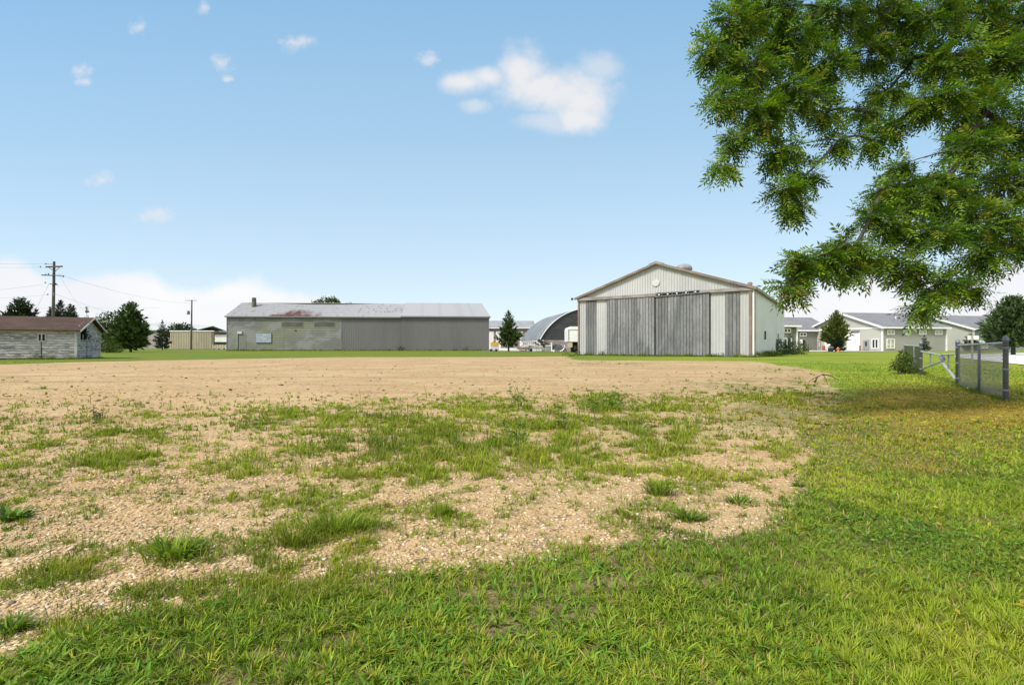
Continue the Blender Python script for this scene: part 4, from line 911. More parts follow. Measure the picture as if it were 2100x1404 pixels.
def conifer(name, label, base, h, r, cols, group=None, levels=20, lift=.15, shape=.85, gap=.0, lean=0, twin=0, fullness=1.0, skirt=.06):
    base = Vector(base); t_ = thing(name, label, 'tree', base, group)
    MB().tube([base, base+Vector((lean*.5, 0, h*.5)), base+Vector((lean, 0, h*.97))], [r*.07, r*.045, r*.008], 7).build('trunk', bark, t_)
    P, Dn, Ln, Wd = [], [], [], []
    for i in range(levels):
        u_ = skirt+(1-skirt)*(i+rng.uniform(-.3, .3))/levels; u_ = min(max(u_, skirt), .985)
        Lb = r*(1-u_)**shape*(.55+.45*min(1, (u_-skirt+.05)*7))+.03*r
        nb = int(rng.integers(7, 11))
        ph = rng.uniform(0, 6.28)
        for k in range(nb):
            az = ph+6.283*k/nb+rng.normal(0, .2); L_ = Lb*rng.uniform(.7, 1.18)
            if rng.random() < gap: continue
            el = lift+(.55*u_)+rng.normal(0, .1)
            d_ = np.array([math.cos(az)*math.cos(el), math.sin(az)*math.cos(el), math.sin(el)])
            o_ = np.array(base)+np.array([lean*u_, 0, h*u_])
            m_ = max(6, int(30*fullness*(L_/r+.25)))
            tt = rng.uniform(.12, 1, m_)**.8
            p_ = o_+d_*L_*tt[:, None]; p_[:, 2] += -.12*L_*tt+.16*L_*tt**3
            q_ = rng.normal(size=(m_, 3))*.55; q_[:, 2] += .15
            P.append(p_); Dn.append(d_*1.0+q_); Ln.append(np.full(m_, max(.30*L_, .06*r))*rng.uniform(.7, 1.3, m_)); Wd.append(Ln[-1]*.30)
    m_ = int(26*fullness); zt_ = rng.uniform(.86, 1.0, m_)
    P.append(np.array(base)+np.c_[lean*zt_, 0*zt_, h*zt_]); Dn.append(np.c_[rng.normal(0, .5, m_), rng.normal(0, .5, m_), rng.uniform(.4, 1.2, m_)]); Ln.append(np.full(m_, .07*h)*(1.1-zt_)*3+.02*h); Wd.append(Ln[-1]*.4)
    P, Dn, Ln, Wd = map(np.concatenate, (P, Dn, Ln, Wd))
    leafy('crown', P, Dn, Ln, Wd, hue(len(P), cols), needle, t_, base, fold=.2)
    return t_
def bushy(name, label, cat, base, blobs, nper, ls, cols, group=None, trunk=True, m=None, droop=0.0):
    """a crown made of leaf clumps: blobs are (dx, dy, z, rx, rz)"""
    base = Vector(base); t_ = thing(name, label, cat, base, group); st = MB(); P, Dn, Cn = [], [], []
    for bx_, by_, z_, rx, rz in blobs:
        n_ = int(nper*rx*rz)
        d_ = unit(rng.normal(size=(n_, 3))); rr = rng.uniform(.25, 1, n_)**.45*(1+.22*np.sin(d_[:, 0]*7+d_[:, 2]*5+bx_))
        p_ = d_*rr[:, None]*np.array([rx, rx, rz])+np.array([bx_, by_, z_])+np.array(base); P.append(p_)
        Dn.append(d_*.6+rng.normal(size=(n_, 3))*.7-np.array([0, 0, droop]))
        k_ = rng.uniform(.75, 1.2); Cn.append(hue(n_, cols)*k_)
        st.tube([base+Vector((0, 0, -.05)), base+Vector((bx_*.5, by_*.5, z_*.55)), base+Vector((bx_, by_, z_))], [.035*rx+.02, .02*rx+.015, .01], 5)
    st.build('trunk' if trunk else 'stem', bark, t_)
    P, Dn, Cn = map(np.concatenate, (P, Dn, Cn)); keep = P[:, 2] > .02
    P, Dn, Cn = P[keep], Dn[keep], Cn[keep]
    n_ = len(P); leafy('crown' if cat == 'tree' else 'foliage', P, Dn, ls*rng.uniform(.6, 1.3, n_), ls*.5*rng.uniform(.7, 1.2, n_), Cn, m or leafm, t_, base)
    return t_

# ------------------------------------------------------------------ far trees
DK = [(.026, .046, .018), (.04, .066, .022), (.018, .034, .016)]
MD = [(.06, .10, .02), (.04, .07, .02), (.085, .125, .024)]
BLU = [(.065, .105, .035), (.095, .14, .04), (.04, .07, .028)]
grp = 'pines and trees along the far side of the lot'
def cf_(name, label, px, top, wpx, Y, cols, **k): return conifer(name, label, at(px, Y), zof(top, Y), wpx*Y/FPX, cols, grp, **k)
cf_('pine_tree', 'broad dark pine rising over the left part of the shed roof', 43, 613, 42, 100, DK, lift=.45, shape=.55, fullness=1.3)
cf_('pine_tree', 'dark pine cut off by the left edge of the photo behind the shed', -22, 625, 30, 104, DK, lift=.4, shape=.6)
cf_('pine_tree', 'tallest dark pine just right of the tall utility pole', 124, 615, 32, 110, DK, lift=.35, shape=.7, fullness=1.2)
cf_('pine_tree', 'double-topped dark pine between the tall pole and the shed gable', 144, 624, 25, 112, DK, lift=.4, shape=.6)
cf_('pine_tree', 'lower dark pine hugging the left side of the tall utility pole', 103, 630, 20, 108, DK, lift=.35, shape=.6)
cf_('pine_tree', 'second spike of the dark pines above the shed roof peak', 151, 627, 18, 116, DK, lift=.4, shape=.6)
cf_('pine_tree', 'small thin-topped pine above the right end of the shed roof', 178, 630, 14, 120, DK, lift=.3, shape=.9, gap=.25, levels=14)
bushy('broadleaf_tree', 'rounded dark green broadleaf tree just right of the shed', 'tree', at(226, 92), [(0, 0, 5.6, 2.2, 2.0), (-1.1, -.3, 4.0, 2.0, 1.8), (1.5, 0, 4.8, 1.8, 2.0), (.6, -.5, 2.6, 2.4, 1.9), (-1.2, 0, 1.6, 1.7, 1.4), (2.4, -.6, 2.2, 1.8, 1.8)], 230, .42, MD, grp, droop=.2)
cf_('pine_tree', 'tall bushy green pine with a pointed top right of the shed', 268, 621, 37, 92, MD, lift=.35, shape=.55, levels=24, fullness=1.5)
bushy('shrub', 'leafy green shrub at the foot of the trees right of the shed', 'shrub', at(222, 84), [(0, 0, 1.0, 1.5, 1.2), (1.2, .2, .7, 1.2, .9), (-1.0, .2, .8, 1.1, 1.0)], 260, .3, MD, grp, trunk=False)
cf_('spruce_tree', 'dark cone-shaped spruce standing left of the beige metal enclosure', 333, 656, 16, 150, DK, lift=.15, shape=.8, fullness=1.2)
bushy('broadleaf_tree', 'low dark treetop above the beige metal enclosure, behind the thin pole', 'tree', at(372, 215), [(-3, 0, 8.3, 2.6, 2.6), (0, 0, 8.8, 2.6, 2.4), (3, 0, 8.0, 2.4, 2.4), (5, 0, 7.2, 2.0, 2.0), (-4.2, 0, 6.5, 2, 2)], 70, .9, DK, grp)
bushy('broadleaf_tree', 'treetop showing above the middle of the grey warehouse ridge', 'tree', at(672, 175), [(0, 0, 16.2, 3.6, 2.7), (-3.6, 0, 15.4, 2.6, 2.1), (3.8, 0, 15.0, 2.4, 1.9), (2, 0, 16.8, 2.0, 1.8), (0, 0, 12, 4.5, 3.5)], 60, .85, MD, grp)
bushy('broadleaf_tree', 'smaller dark treetop peeking over the ridge right of the bigger treetop', 'tree', at(713, 178), [(0, 0, 15.2, 1.7, 1.8), (1.4, 0, 14.8, 1.3, 1.4), (0, 0, 12.5, 2, 2.5)], 90, .7, DK, grp)
cf_('pine_tree', 'small bushy green pine between the grey warehouse and the quonset hut', 1043, 637, 30, 100, [(.05, .085, .018), (.08, .115, .022), (.03, .055, .016)], lift=.45, shape=.75, levels=19, fullness=1.1, skirt=.1, gap=.1)
cf_('spruce_tree', 'broad young spruce with upswept branches in front of the wide house', 1715, 637, 35, 100, [(.09, .12, .02), (.12, .15, .026), (.055, .08, .02)], lift=.6, shape=.7, levels=20, fullness=.95, skirt=.08)
cf_('spruce_tree', 'dark blue-green spruce in front of the broad young one, behind the hydrant', 1718, 690, 14, 98.5, [(.018, .032, .02), (.028, .045, .028)], lift=.15, shape=.5, levels=12, fullness=1.5)
cf_('spruce_tree', 'small dark cone spruce on the far lawn seen above the broken gate', 1896, 686, 11, 95, DK, lift=.15, shape=.8, levels=15, skirt=.05)
cf_('spruce_tree', 'big dark spruce at the right edge, behind the nearest fence post', 2078, 611, 56, 62, BLU, lift=.5, shape=.6, levels=24, fullness=1.7, skirt=.1)
cf_('spruce_tree', 'low dark spruce behind the white sign panels', 1992, 684, 15, 100, DK, lift=.1, shape=.55, levels=11, fullness=1.3)
bushy('shrub', 'overgrown dark green shrub against the back corner of the hangar', 'shrub', at(1627, 66), [(0, 0, .9, 1.35, 1.0), (-1.5, .3, .9, 1.1, 1.1), (1.1, -.1, .7, 1.0, .8), (-.7, -.3, .55, 1.2, .7), (-.3, .1, 1.9, .42, .9), (-1.9, .2, 1.5, .35, .8)], 520, .2, MD, None, trunk=False)
bushy('weed_clump', 'scraggly weeds along the hangar side wall', 'weeds', at(1589, 53), [(0, 0, .4, .7, .45), (.9, .5, .35, .6, .5), (-.5, -.2, .3, .4, .35)], 260, .2, MD, None, trunk=False)
bushy('shrub', 'bright green shrub growing through the farther chain-link fence panel', 'shrub', at(1852, 19.6), [(0, 0, .4, .34, .34), (-.2, 0, .3, .28, .28), (.2, .1, .55, .25, .3), (.06, -.1, .2, .36, .2), (.26, .3, .66, .2, .3), (-.05, 0, .72, .12, .2)], 2300, .10, [(.075, .125, .02), (.11, .155, .025), (.05, .09, .02), (.14, .13, .03)], None, trunk=False, droop=.25)
bushy('weed_clump', 'dark weed tuft at the foot of the seam of the grey warehouse wall', 'weeds', gfm.p(sx(823), -.8, 0), [(0, 0, .45, .9, .55), (.2, 0, .85, .4, .4)], 120, .3, [(.012, .02, .012), (.02, .03, .014)], None, trunk=False)
bushy('weed_clump', 'small dark weed near the right end of the grey warehouse wall', 'weeds', gfm.p(sx(955), -.8, 0), [(0, 0, .3, .8, .4), (.4, 0, .7, .25, .45)], 120, .28, [(.012, .02, .012), (.02, .03, .014)], None, trunk=False)
bushy('weed_clump', 'leafy weed at the left front corner of the hangar', 'weeds', at(1178, 55), [(0, 0, .2, .7, .25), (.3, 0, .35, .3, .3), (-.8, -.4, .15, .6, .18)], 330, .2, MD, None, trunk=False)
bushy('weed_clump', 'grey green weed against the white panel left of the sliding doors', 'weeds', hf.p(hx(300), -.4, 0), [(0, 0, .25, .4, .3), (.25, 0, .5, .2, .3)], 330, .16, [(.05, .07, .04), (.04, .06, .03)], None, trunk=False)
bushy('weed_clump', 'low dark weed at the foot of the white panel right of the sliding doors', 'weeds', hf.p(hx(1390), -.4, 0), [(0, 0, .15, .6, .2), (.4, 0, .2, .3, .22)], 330, .16, MD, None, trunk=False)
bushy('vine_plant', 'dark leafy plant growing out of the gable window of the shed', 'plant', sg_.p((gx0+gx1)/2+.3, -.1, gz0+.15), [(-.1, -.05, .25, .28, .3), (.12, -.1, .5, .25, .28), (.3, -.15, .2, .2, .22), (-.3, 0, .75, .16, .2)], 900, .16, DK, None, trunk=False, droop=.3)

# ------------------------------------------------------------------ the big tree overhanging on the right
LEAF = [(.105, .185, .016), (.145, .23, .018), (.07, .135, .014), (.20, .245, .022), (.045, .09, .012), (.105, .185, .016), (.135, .19, .016), (.055, .105, .013)]
BL = [(1500, 70, 75, 8), (1575, 40, 80, 8.4), (1455, 115, 38, 7.8), (1530, 160, 80, 8), (1625, 110, 85, 8.5), (1480, 205, 48, 7.6), (1550, 250, 70, 7.8), (1630, 215, 75, 8.2), (1510, 300, 36, 7.5), (1478, 345, 16, 7.4), (1610, 320, 58, 7.8), (1652, 372, 40, 8), (1630, 430, 42, 7.7), (1605, 395, 30, 7.6),
      (1710, 50, 75, 8.8), (1800, 40, 75, 9), (1900, 50, 80, 8.6), (2010, 40, 80, 8.8), (2090, 60, 70, 9), (1705, 150, 60, 8.6), (1700, 240, 36, 8.4), (1720, 300, 30, 8.3), (1785, 120, 60, 9), (1820, 200, 44, 9), (1775, 240, 30, 8.8), (1790, 300, 34, 8.6), (1835, 270, 24, 8.6),
      (1880, 130, 50, 8.8), (1950, 140, 75, 8.4), (2050, 150, 85, 8.8), (1940, 215, 60, 8.2), (1890, 222, 34, 8.2), (2020, 250, 80, 8.4), (2090, 300, 80, 8.6), (1990, 320, 60, 8), (2060, 400, 90, 8.4), (1950, 370, 40, 7.9),
      (1840, 350, 22, 8.2), (1806, 400, 34, 8), (1850, 400, 55, 8.2), (1920, 420, 70, 7.8), (2000, 470, 80, 8), (1788, 446, 28, 7.8), (1830, 470, 55, 7.8), (1920, 500, 70, 7.6), (2020, 540, 52, 8), (2090, 500, 65, 8.4),
      (1738, 512, 28, 7.4), (1692, 530, 18, 7.3), (1652, 545, 14, 7.2), (1750, 520, 36, 7.5), (1635, 575, 17, 7.1), (1618, 595, 14, 7.0), (1628, 540, 13, 7.1), (1690, 545, 24, 7.3), (1740, 560, 26, 7.4), (1800, 545, 42, 7.6), (1860, 560, 45, 7.6), (1900, 605, 34, 7.5), (1890, 635, 16, 7.4), (1940, 590, 36, 7.6), (1985, 600, 28, 7.8)]
tb = Vector((13.6, 9.6, 0)); crotch = Vector((13.4, 9.5, 3.6))
tree = thing('shade_tree', 'big leafy tree with feathery compound leaves overhanging the top right of the lawn', 'tree', tb)
nodes = [Vector(tb)+Vector((0, 0, -.2)), Vector((13.5, 9.55, 1.8)), crotch]; par_ = [-1, 0, 1]
for q in ((12.2, 9.2, 5.2), (10.9, 8.9, 6.4), (9.6, 8.7, 6.9), (12.0, 9.4, 4.2), (10.6, 8.8, 4.5), (13.3, 9.8, 6.5), (12.8, 9.3, 8.6), (11.6, 9.0, 9.6), (14.6, 11, 6.4), (14.8, 8, 6.2)): nodes.append(Vector(q)); 
par_ += [2, 3, 4, 2, 6, 2, 8, 9, 2, 2]
blobs = [(at(px, Y_, zof(py-6-.16*r_, Y_)), .88*r_*Y_/FPX, Y_) for px, py, r_, Y_ in BL]
off = []
while len(off) < 64:                                       # the rest of the crown, beyond the frame
    d_ = rng.normal(size=3); d_ /= np.linalg.norm(d_); d_ *= rng.uniform(.55, 1)
    p_ = Vector((12.2+8.2*d_[0], 9.6+7*d_[1], 8.6+5.2*d_[2]))
    px_, py_ = 1050+FPX*p_.x/max(p_.y, .5), 710-FPX*(p_.z-H)/max(p_.y, .5)
    if p_.y > 1.5 and p_.x > 3.5 and (px_ > 2230 or py_ < -130) and p_.z > 2.6: off.append((p_, 1.0, p_.y))
order = sorted(blobs+off, key=lambda q: (q[0]-crotch).length)
bid = []
for p_, r_, Y_ in order:
    dist0 = (p_-crotch).length
    cand = [(((nodes[k]-p_).length+.4*(nodes[k]-crotch).length+1.1*max(0, p_.z-nodes[k].z+.15)), k) for k in range(2, len(nodes)) if (nodes[k]-crotch).length < dist0 and k != 2]
    k = min(cand)[1] if cand else 2
    nodes.append(p_); par_.append(k); bid.append(len(nodes)-1)
wgt = [0]*len(nodes)
for k in bid: wgt[k] += 1
for k in range(len(nodes)-1, 0, -1): wgt[par_[k]] += wgt[k]
rk = lambda k: min(.3, .0068*max(wgt[k], .6)**.66+.002)
def bent(a, b_, s):
    m_ = a.lerp(b_, .5)+Vector((rng.normal(0, s), rng.normal(0, s), abs(rng.normal(0, s))))
    return [a, a.lerp(m_, .5)+(m_-a.lerp(b_, .5))*.25, m_, m_.lerp(b_, .5)+(m_-a.lerp(b_, .5))*.25, b_]
tm = MB().tube([nodes[0], nodes[1], nodes[2]], [.42, .35, .33], 14); tm.build('trunk', bark, tree, True)
limb = MB()
for k in range(3, len(nodes)):
    a, b_ = nodes[par_[k]], nodes[k]; r0, r1 = min(rk(par_[k]), rk(k)*1.35), rk(k)*.85
    limb.tube(bent(a, b_, .07*(b_-a).length), np.linspace(r0, r1, 5), 7, False)
LP, LD, LS, LC, LN = [], [], [], [], []
for (p_, r_, Y_) in order:
    inview = r_ < .99 or False
    isoff = any(q[0] is p_ for q in off)
    nl = int(min(440, 50+680*r_*r_)) if not isoff else 40
    c_ = np.array(p_)
    # short twigs leave the blob centre; compound leaves hang along them
    ntw = max(4, nl//6); tone = rng.uniform(.9, 1.32)
    yel = rng.random() < .10
    for j in range(ntw):
        d_ = unit(rng.normal(size=3)*np.array([1, 1, .75])); tip = c_+d_*(max(.45*r_, r_-.12))*rng.uniform(.45, 1.0)
        mid = c_*.45+tip*.55+np.array([0, 0, .06*r_])
        limb.tube([Vector(c_), Vector(mid), Vector(tip)], [.008, .005, .003], 4, False)
        m_ = max(3, nl//ntw)
        for q in range(m_):
            tt = rng.uniform(.35, 1.0); b0 = mid+(tip-mid)*(tt-.35)/.65
            dd = d_*.55+rng.normal(size=3)*.55+np.array([0, 0, -.32]); dd /= np.linalg.norm(dd)
            LP.append(b0); LD.append(dd); LS.append(rng.uniform(.2, .36)*(1 if not isoff else 1.5))
            c0 = np.array(LEAF[rng.integers(len(LEAF))])*tone*(1+rng.normal(0, .12))
            if rng.random() < (.14 if yel else .012): c0 = np.array([(.26, .22, .02), (.22, .17, .02), (.28, .27, .03)][rng.integers(3)])
            LC.append(c0)
limb.build('branch', bark, tree, True)
LP, LD, LS, LC = np.array(LP), np.array(LD), np.array(LS), np.clip(np.array(LC), .005, 1)
nL = len(LP); upv = unit(np.array([0, 0, 1.0])+rng.normal(size=(nL, 3))*.45)
sd_ = unit(np.cross(LD, upv)); un = np.cross(sd_, LD)
V_, F_, C_ = [], [], []
NPAIR = 6
for s in range(NPAIR*2+1):
    if s == NPAIR*2: t0, dr = 1.0, LD
    else:
        t0 = .22+.78*(s//2)/NPAIR; sg0 = 1 if s % 2 else -1
        dr = LD*.55+sd_*sg0*.85-np.array([0, 0, .22])
    curve = -np.array([0, 0, 1.0])*(t0**2*.22*LS)[:, None]
    ps = LP+LD*(LS*t0)[:, None]+curve
    v_, f_ = leaves(ps, dr+rng.normal(size=(nL, 3))*.12, LS*.33*(1-.35*abs(t0-.55)), LS*.09, un+rng.normal(size=(nL, 3))*.2, .12)
    F_.append(f_+sum(len(q) for q in V_)); V_.append(v_); C_.append(np.repeat(LC*(1+rng.normal(0, .07, (nL, 1))), 4, 0))
# midribs as slim leaves
v_, f_ = leaves(LP, LD-np.array([0, 0, .1]), LS*1.02, .006, un, 0.0); F_.append(f_+sum(len(q) for q in V_)); V_.append(v_); C_.append(np.repeat(LC*.7, 4, 0))
npmesh('crown', np.concatenate(V_), np.concatenate(F_), leafmat('ash_leaf', .42, .45), np.clip(np.concatenate(C_), .004, 1), tree, tb)

# ------------------------------------------------------------------ grass, weeds, stones
def blades(x, y, hgt, wid, lean_az, lean, col, z=None, twist=.5):
    """curved three-segment blades: 7 vertices, 5 triangles"""
    n_ = len(x); z = gz(x, y) if z is None else z
    dx, dy_ = np.cos(lean_az), np.sin(lean_az); az2 = lean_az+np.pi/2+rng.normal(0, twist, n_); sx_, sy_ = np.cos(az2), np.sin(az2)
    V = np.zeros((n_, 7, 3), np.float32)
    for k, (t_, wf) in enumerate(((0, .8), (.38, 1.0), (.74, .7))):
        out = hgt*lean*t_**1.7; up_ = hgt*t_*(1-.42*lean*t_)
        cx, cy, cz = x+dx*out, y+dy_*out, z+up_-.005
        V[:, k*2, 0], V[:, k*2, 1], V[:, k*2, 2] = cx-sx_*wid*wf/2, cy-sy_*wid*wf/2, cz
        V[:, k*2+1, 0], V[:, k*2+1, 1], V[:, k*2+1, 2] = cx+sx_*wid*wf/2, cy+sy_*wid*wf/2, cz
    V[:, 6, 0], V[:, 6, 1], V[:, 6, 2] = x+dx*hgt*lean, y+dy_*hgt*lean, z+hgt*(1-.5*lean)
    k = np.arange(n_)[:, None]*7
    F = np.concatenate([k+q for q in ([0, 1, 3], [0, 3, 2], [2, 3, 5], [2, 5, 4], [4, 5, 6])], 1).reshape(-1, 3)
    return V.reshape(-1, 3), F, np.repeat(col, 7, 0)
def rnd_view(n_, y0, y1, power, wide=1.16):
    """points on the lawn between two distances, thinning out with distance"""
    u_ = rng.random(n_); e = 1-power
    y = (y0**e+(y1**e-y0**e)*u_)**(1/e) if abs(e) > 1e-6 else y0*(y1/y0)**u_
    return rng.uniform(-wide, wide, n_)*y, y
def grass_cols(x, y, br):
    n_ = len(x); a = fbm(x, y, .8, 11); b_ = fbm(x, y, 2.6, 12); r_ = rng.random(n_)
    deep = np.array([.125, .20, .017]); mid_ = np.array([.265, .335, .025]); yel = np.array([.38, .385, .037]); straw = np.array([.40, .31, .13]); rust = np.array([.22, .125, .025])
    k = np.clip((a-.27)/.28+rng.normal(0, .22, n_), 0, 1)[:, None]
    c = deep*(1-k)+mid_*k
    k2 = np.clip((b_-.50)/.25+rng.normal(0, .25, n_), 0, 1)[:, None]; c = c*(1-k2*.55)+yel*k2*.55
    c[r_ < .055] = straw
    m_ = rng.random(n_) < br*.85; c[m_] = np.where((rng.random(m_.sum()) < .4)[:, None], rust, np.array([.36, .26, .028]))
    return np.clip(c*(1+rng.normal(0, .15, (n_, 1))), .004, .9)
VV, FF, CC = [], [], []
def add(v, f, c):
    FF.append(f+sum(len(q) for q in VV)); VV.append(v); CC.append(c)
BARE = [(1030, 1290, 85, 26), (1250, 1205, 130, 26), (1160, 1245, 80, 26), (1230, 1335, 75, 24), (700, 1320, 60, 20), (735, 1380, 70, 22), (1440, 1190, 90, 17), (560, 1345, 60, 16), (330, 1330, 60, 16), (1500, 1385, 60, 12), (960, 1225, 60, 18), (1900, 1285, 40, 12), (1700, 1340, 40, 10)]
def barren(x, y):
    px = 1050+FPX*x/np.maximum(y, .5); py = 710+H*FPX/np.maximum(y, .5); t_ = np.zeros(np.shape(x))
    for a_, b_, ra, rb in BARE: t_ = np.maximum(t_, np.exp(-(((px-a_)/ra)**2+((py-b_)/rb)**2)))
    left_ = np.clip(1.5-x/np.maximum(y, .5)*2.4, .1, 1)
    return np.maximum(np.clip(t_*1.9*(.3+1.3*fbm(x, y, 6, 33))-.25, 0, 1), np.clip((fbm(x, y, 1.3, 30)-.54)*7, 0, 1)*np.clip((9-y)/4, 0, 1)*left_)
def lawn(n_, y0, y1, power, hs, ws, wide=1.16):
    x, y = rnd_view(n_, y0, y1, power, wide)
    dens = fbm(x, y, 1.7, 21); edge_ = lotsd(x, y)
    br = brownish(x, y)
    left_ = np.clip(1.5-x/np.maximum(y, .5)*2.4, 0, 1); bare = np.maximum(barren(x, y), .62*left_*np.clip((7-y)/2, 0, 1))
    keep = (edge_+.02*y < rng.normal(0, .018, n_)*y) & (rng.random(n_) < np.clip(.35+1.3*dens, 0, 1)*(1-.82*bare)*(1-.45*br))
    if y1 > 25: keep &= ~((x > 27) & (y > 25))
    x, y, br = x[keep], y[keep], br[keep]
    # pull blades towards tuft centres
    cell = .085; jx = (np.floor(x/cell)+.5+vnoise(np.floor(x/cell), np.floor(y/cell), 7.3, 1)*.8-.4)*cell; jy = (np.floor(y/cell)+.5+vnoise(np.floor(x/cell), np.floor(y/cell), 5.1, 2)*.8-.4)*cell
    pull = rng.uniform(0, .75, len(x))*np.clip(1.4-y/6, 0, 1); ox, oy = x-jx, y-jy; x2, y2 = x-ox*pull, y-oy*pull
    az = np.arctan2(oy, ox)+rng.normal(0, .7, len(x)); h_ = hs*rng.uniform(.45, 1.35, len(x))*(.7+.7*fbm(x, y, 1.3, 24))*(1-.35*br)*(1+.35*np.clip(x/np.maximum(y, 1), 0, 1)*np.clip((3.2-y), 0, 1))
    add(*blades(x2, y2, h_, ws*rng.uniform(.6, 1.35, len(x))*np.clip(y/2.6, .9, 9), az, rng.uniform(.25, 1.05, len(x)), grass_cols(x, y, br)))
lawn(330000, 1.25, 3.4, 1.2, .040, .0038, 1.85)
lawn(290000, 3.2, 9, 1.6, .042, .0038, 1.75)
lawn(150000, 8.5, 34, 1.7, .06, .0038, 1.5)
# crabgrass: flat star-shaped tufts with bare soil between them
def stars(n_, y0, y1, power, hs, nb, ws):
    x, y = rnd_view(n_, y0, y1, power, 1.14); sd0 = lotsd(x, y); cl = fbm(x, y, 1.5, 50)
    keep = (sd0 < .025*y*rng.random(n_)**2) & (rng.random(n_) < np.clip((cl-.36)*5, .08, 1)*np.clip(1.7-x/y*1.9, .15, 1)*(1-.9*barren(x, y))); x, y = x[keep], y[keep]
    m_ = rng.integers(nb//2, nb+nb//2, len(x)); cx, cy = np.repeat(x, m_), np.repeat(y, m_); n2 = len(cx); az = rng.uniform(0, 6.283, n2)
    sz = np.repeat(rng.uniform(.55, 1.35, len(x)), m_); rr = rng.random(n2)*.022*sz
    base = hue(len(x), [(.15, .25, .02), (.20, .305, .023), (.27, .33, .027), (.095, .17, .018), (.33, .34, .034), (.14, .21, .026)], .12)
    c = np.repeat(base, m_, 0)*(1+rng.normal(0, .14, (n2, 1))); dry = rng.random(n2) < .07; c[dry] = (.36, .27, .11)
    add(*blades(cx+np.cos(az)*rr, cy+np.sin(az)*rr, hs*sz*rng.uniform(.5, 1.3, n2), ws*rng.uniform(.7, 1.4, n2)*np.clip(cy/2.8, .9, 4), az+rng.normal(0, .3, n2), rng.uniform(.35, 1.25, n2), np.clip(c, .004, .9)))
stars(8500, 1.25, 3.2, 1.2, .048, 16, .0054)
stars(9000, 3.0, 9, 1.6, .055, 13, .0054)
def fringe(p, q, n_, h_, w_, spread):
    t_ = rng.random(n_); x = p[0]+(q[0]-p[0])*t_+rng.normal(0, spread, n_); y = p[1]+(q[1]-p[1])*t_+rng.normal(0, spread, n_)
    cl = np.clip((fbm(x, y, 1.4, 60)-.32)*3.5, .15, 1.2)
    add(*blades(x, y, h_*cl*rng.uniform(.4, 1.3, n_), w_*rng.uniform(.6, 1.4, n_), rng.uniform(0, 6.28, n_), rng.uniform(.1, .9, n_), hue(n_, [(.10, .17, .02), (.15, .22, .024), (.22, .24, .04), (.08, .13, .02), (.28, .22, .08)])))
fringe(P1, P2, 2600, .17, .007, .07); fringe(P3, P4, 2600, .24, .011, .12); fringe(P2, P3, 900, .10, .009, .2)
for a_, b_ in ((-.3, L+.3),): fringe(hf.p(a_, -.35, 0)[:2], hf.p(b_, -.35, 0)[:2], 3800, .38, .03, .22)
fringe(hr.p(0, -.3, 0)[:2], hr.p(D, -.3, 0)[:2], 3500, .6, .05, .3); fringe(gfm.p(0, -.4, 0)[:2], gfm.p(GL, -.4, 0)[:2], 5000, .5, .07, .3); fringe(sf.p(-SL, -.25, 0)[:2], sf.p(0, -.25, 0)[:2], 2600, .28, .022, .15); fringe(sg_.p(0, -.25, 0)[:2], sg_.p(SW, -.25, 0)[:2], 1400, .3, .022, .15)
# coarse flat weeds among the lawn: short wide blades
x, y = rnd_view(16000, 1.3, 6, 1.4); cl = fbm(x, y, 1.1, 40); kk = (lotsd(x, y) < -.03) & (cl > .52)
x, y = x[kk], y[kk]; add(*blades(x, y, .055*rng.uniform(.6, 1.3, len(x)), .011*rng.uniform(.7, 1.3, len(x)), rng.uniform(0, 6.28, len(x)), rng.uniform(.7, 1.2, len(x)), np.clip(hue(len(x), [(.10, .21, .022), (.13, .25, .024), (.19, .29, .03)]), .004, 1)))
# clover-like ground cover on the right
x, y = rnd_view(34000, 1.6, 4.2, 1.5); g_ = np.exp(-((x-2.35)/.75)**2-((y-2.75)/.45)**2)+.5*np.exp(-((x-3.6)/.6)**2-((y-4.0)/.5)**2); kk = (lotsd(x, y) < -.03) & (rng.random(len(x)) < g_)
x, y = x[kk], y[kk]; v_, f_ = leaves(np.c_[x, y, gz(x, y)+rng.uniform(.015, .05, len(x))], np.c_[rng.normal(size=(len(x), 2)), rng.normal(0, .25, len(x))], \
    .021*rng.uniform(.6, 1.3, len(x)), .015, unit(np.array([0, 0, 1.])+rng.normal(size=(len(x), 3))*.3), .1)
add(v_, f_, np.repeat(hue(len(x), [(.12, .23, .03), (.16, .27, .04), (.09, .17, .028)]), 4, 0))
gr_ = npmesh('lawn_grass', np.concatenate(VV), np.concatenate(FF), grassm, np.concatenate(CC)); tag(gr_, kind='stuff')

# tufts in the gravel
VV, FF, CC = [], [], []
def tufts(n_, y0, y1, power, hs, nb, ws):
    x, y = rnd_view(n_, y0, y1, power, 1.12); w_ = weedy(x, y)
    keep = (rng.random(n_) < w_) & (lotsd(x, y) > -.1); x, y, w_ = x[keep], y[keep], w_[keep]
    m_ = rng.integers(nb//2, nb+nb//2, len(x)); cx, cy = np.repeat(x, m_), np.repeat(y, m_); n2 = len(cx)
    big_ = np.repeat(rng.uniform(.5, 1.25, len(x))*(.55+.6*w_), m_); az = rng.uniform(0, 6.283, n2); rr = rng.uniform(0, 1, n2)**.7*.05*big_*(hs/.1)
    kind = np.repeat(rng.random(len(x)), m_)
    c = grass_cols(cx, cy, brownish(cx, cy)*.7)*np.where(kind < .25, .7, 1.0)[:, None]
    dry = kind > .80; c[dry] = c[dry]*.4+np.array([.28, .20, .06])*.6
    up_ = rng.uniform(.1, 1.0, n2)*np.where(kind < .5, .75, 1.15)
    add(*blades(cx+np.cos(az)*rr, cy+np.sin(az)*rr, hs*big_*rng.uniform(.4, 1.25, n2), ws*rng.uniform(.6, 1.4, n2)*np.clip(cy/2.8, .9, 5), az+rng.normal(0, .4, n2), up_, c))
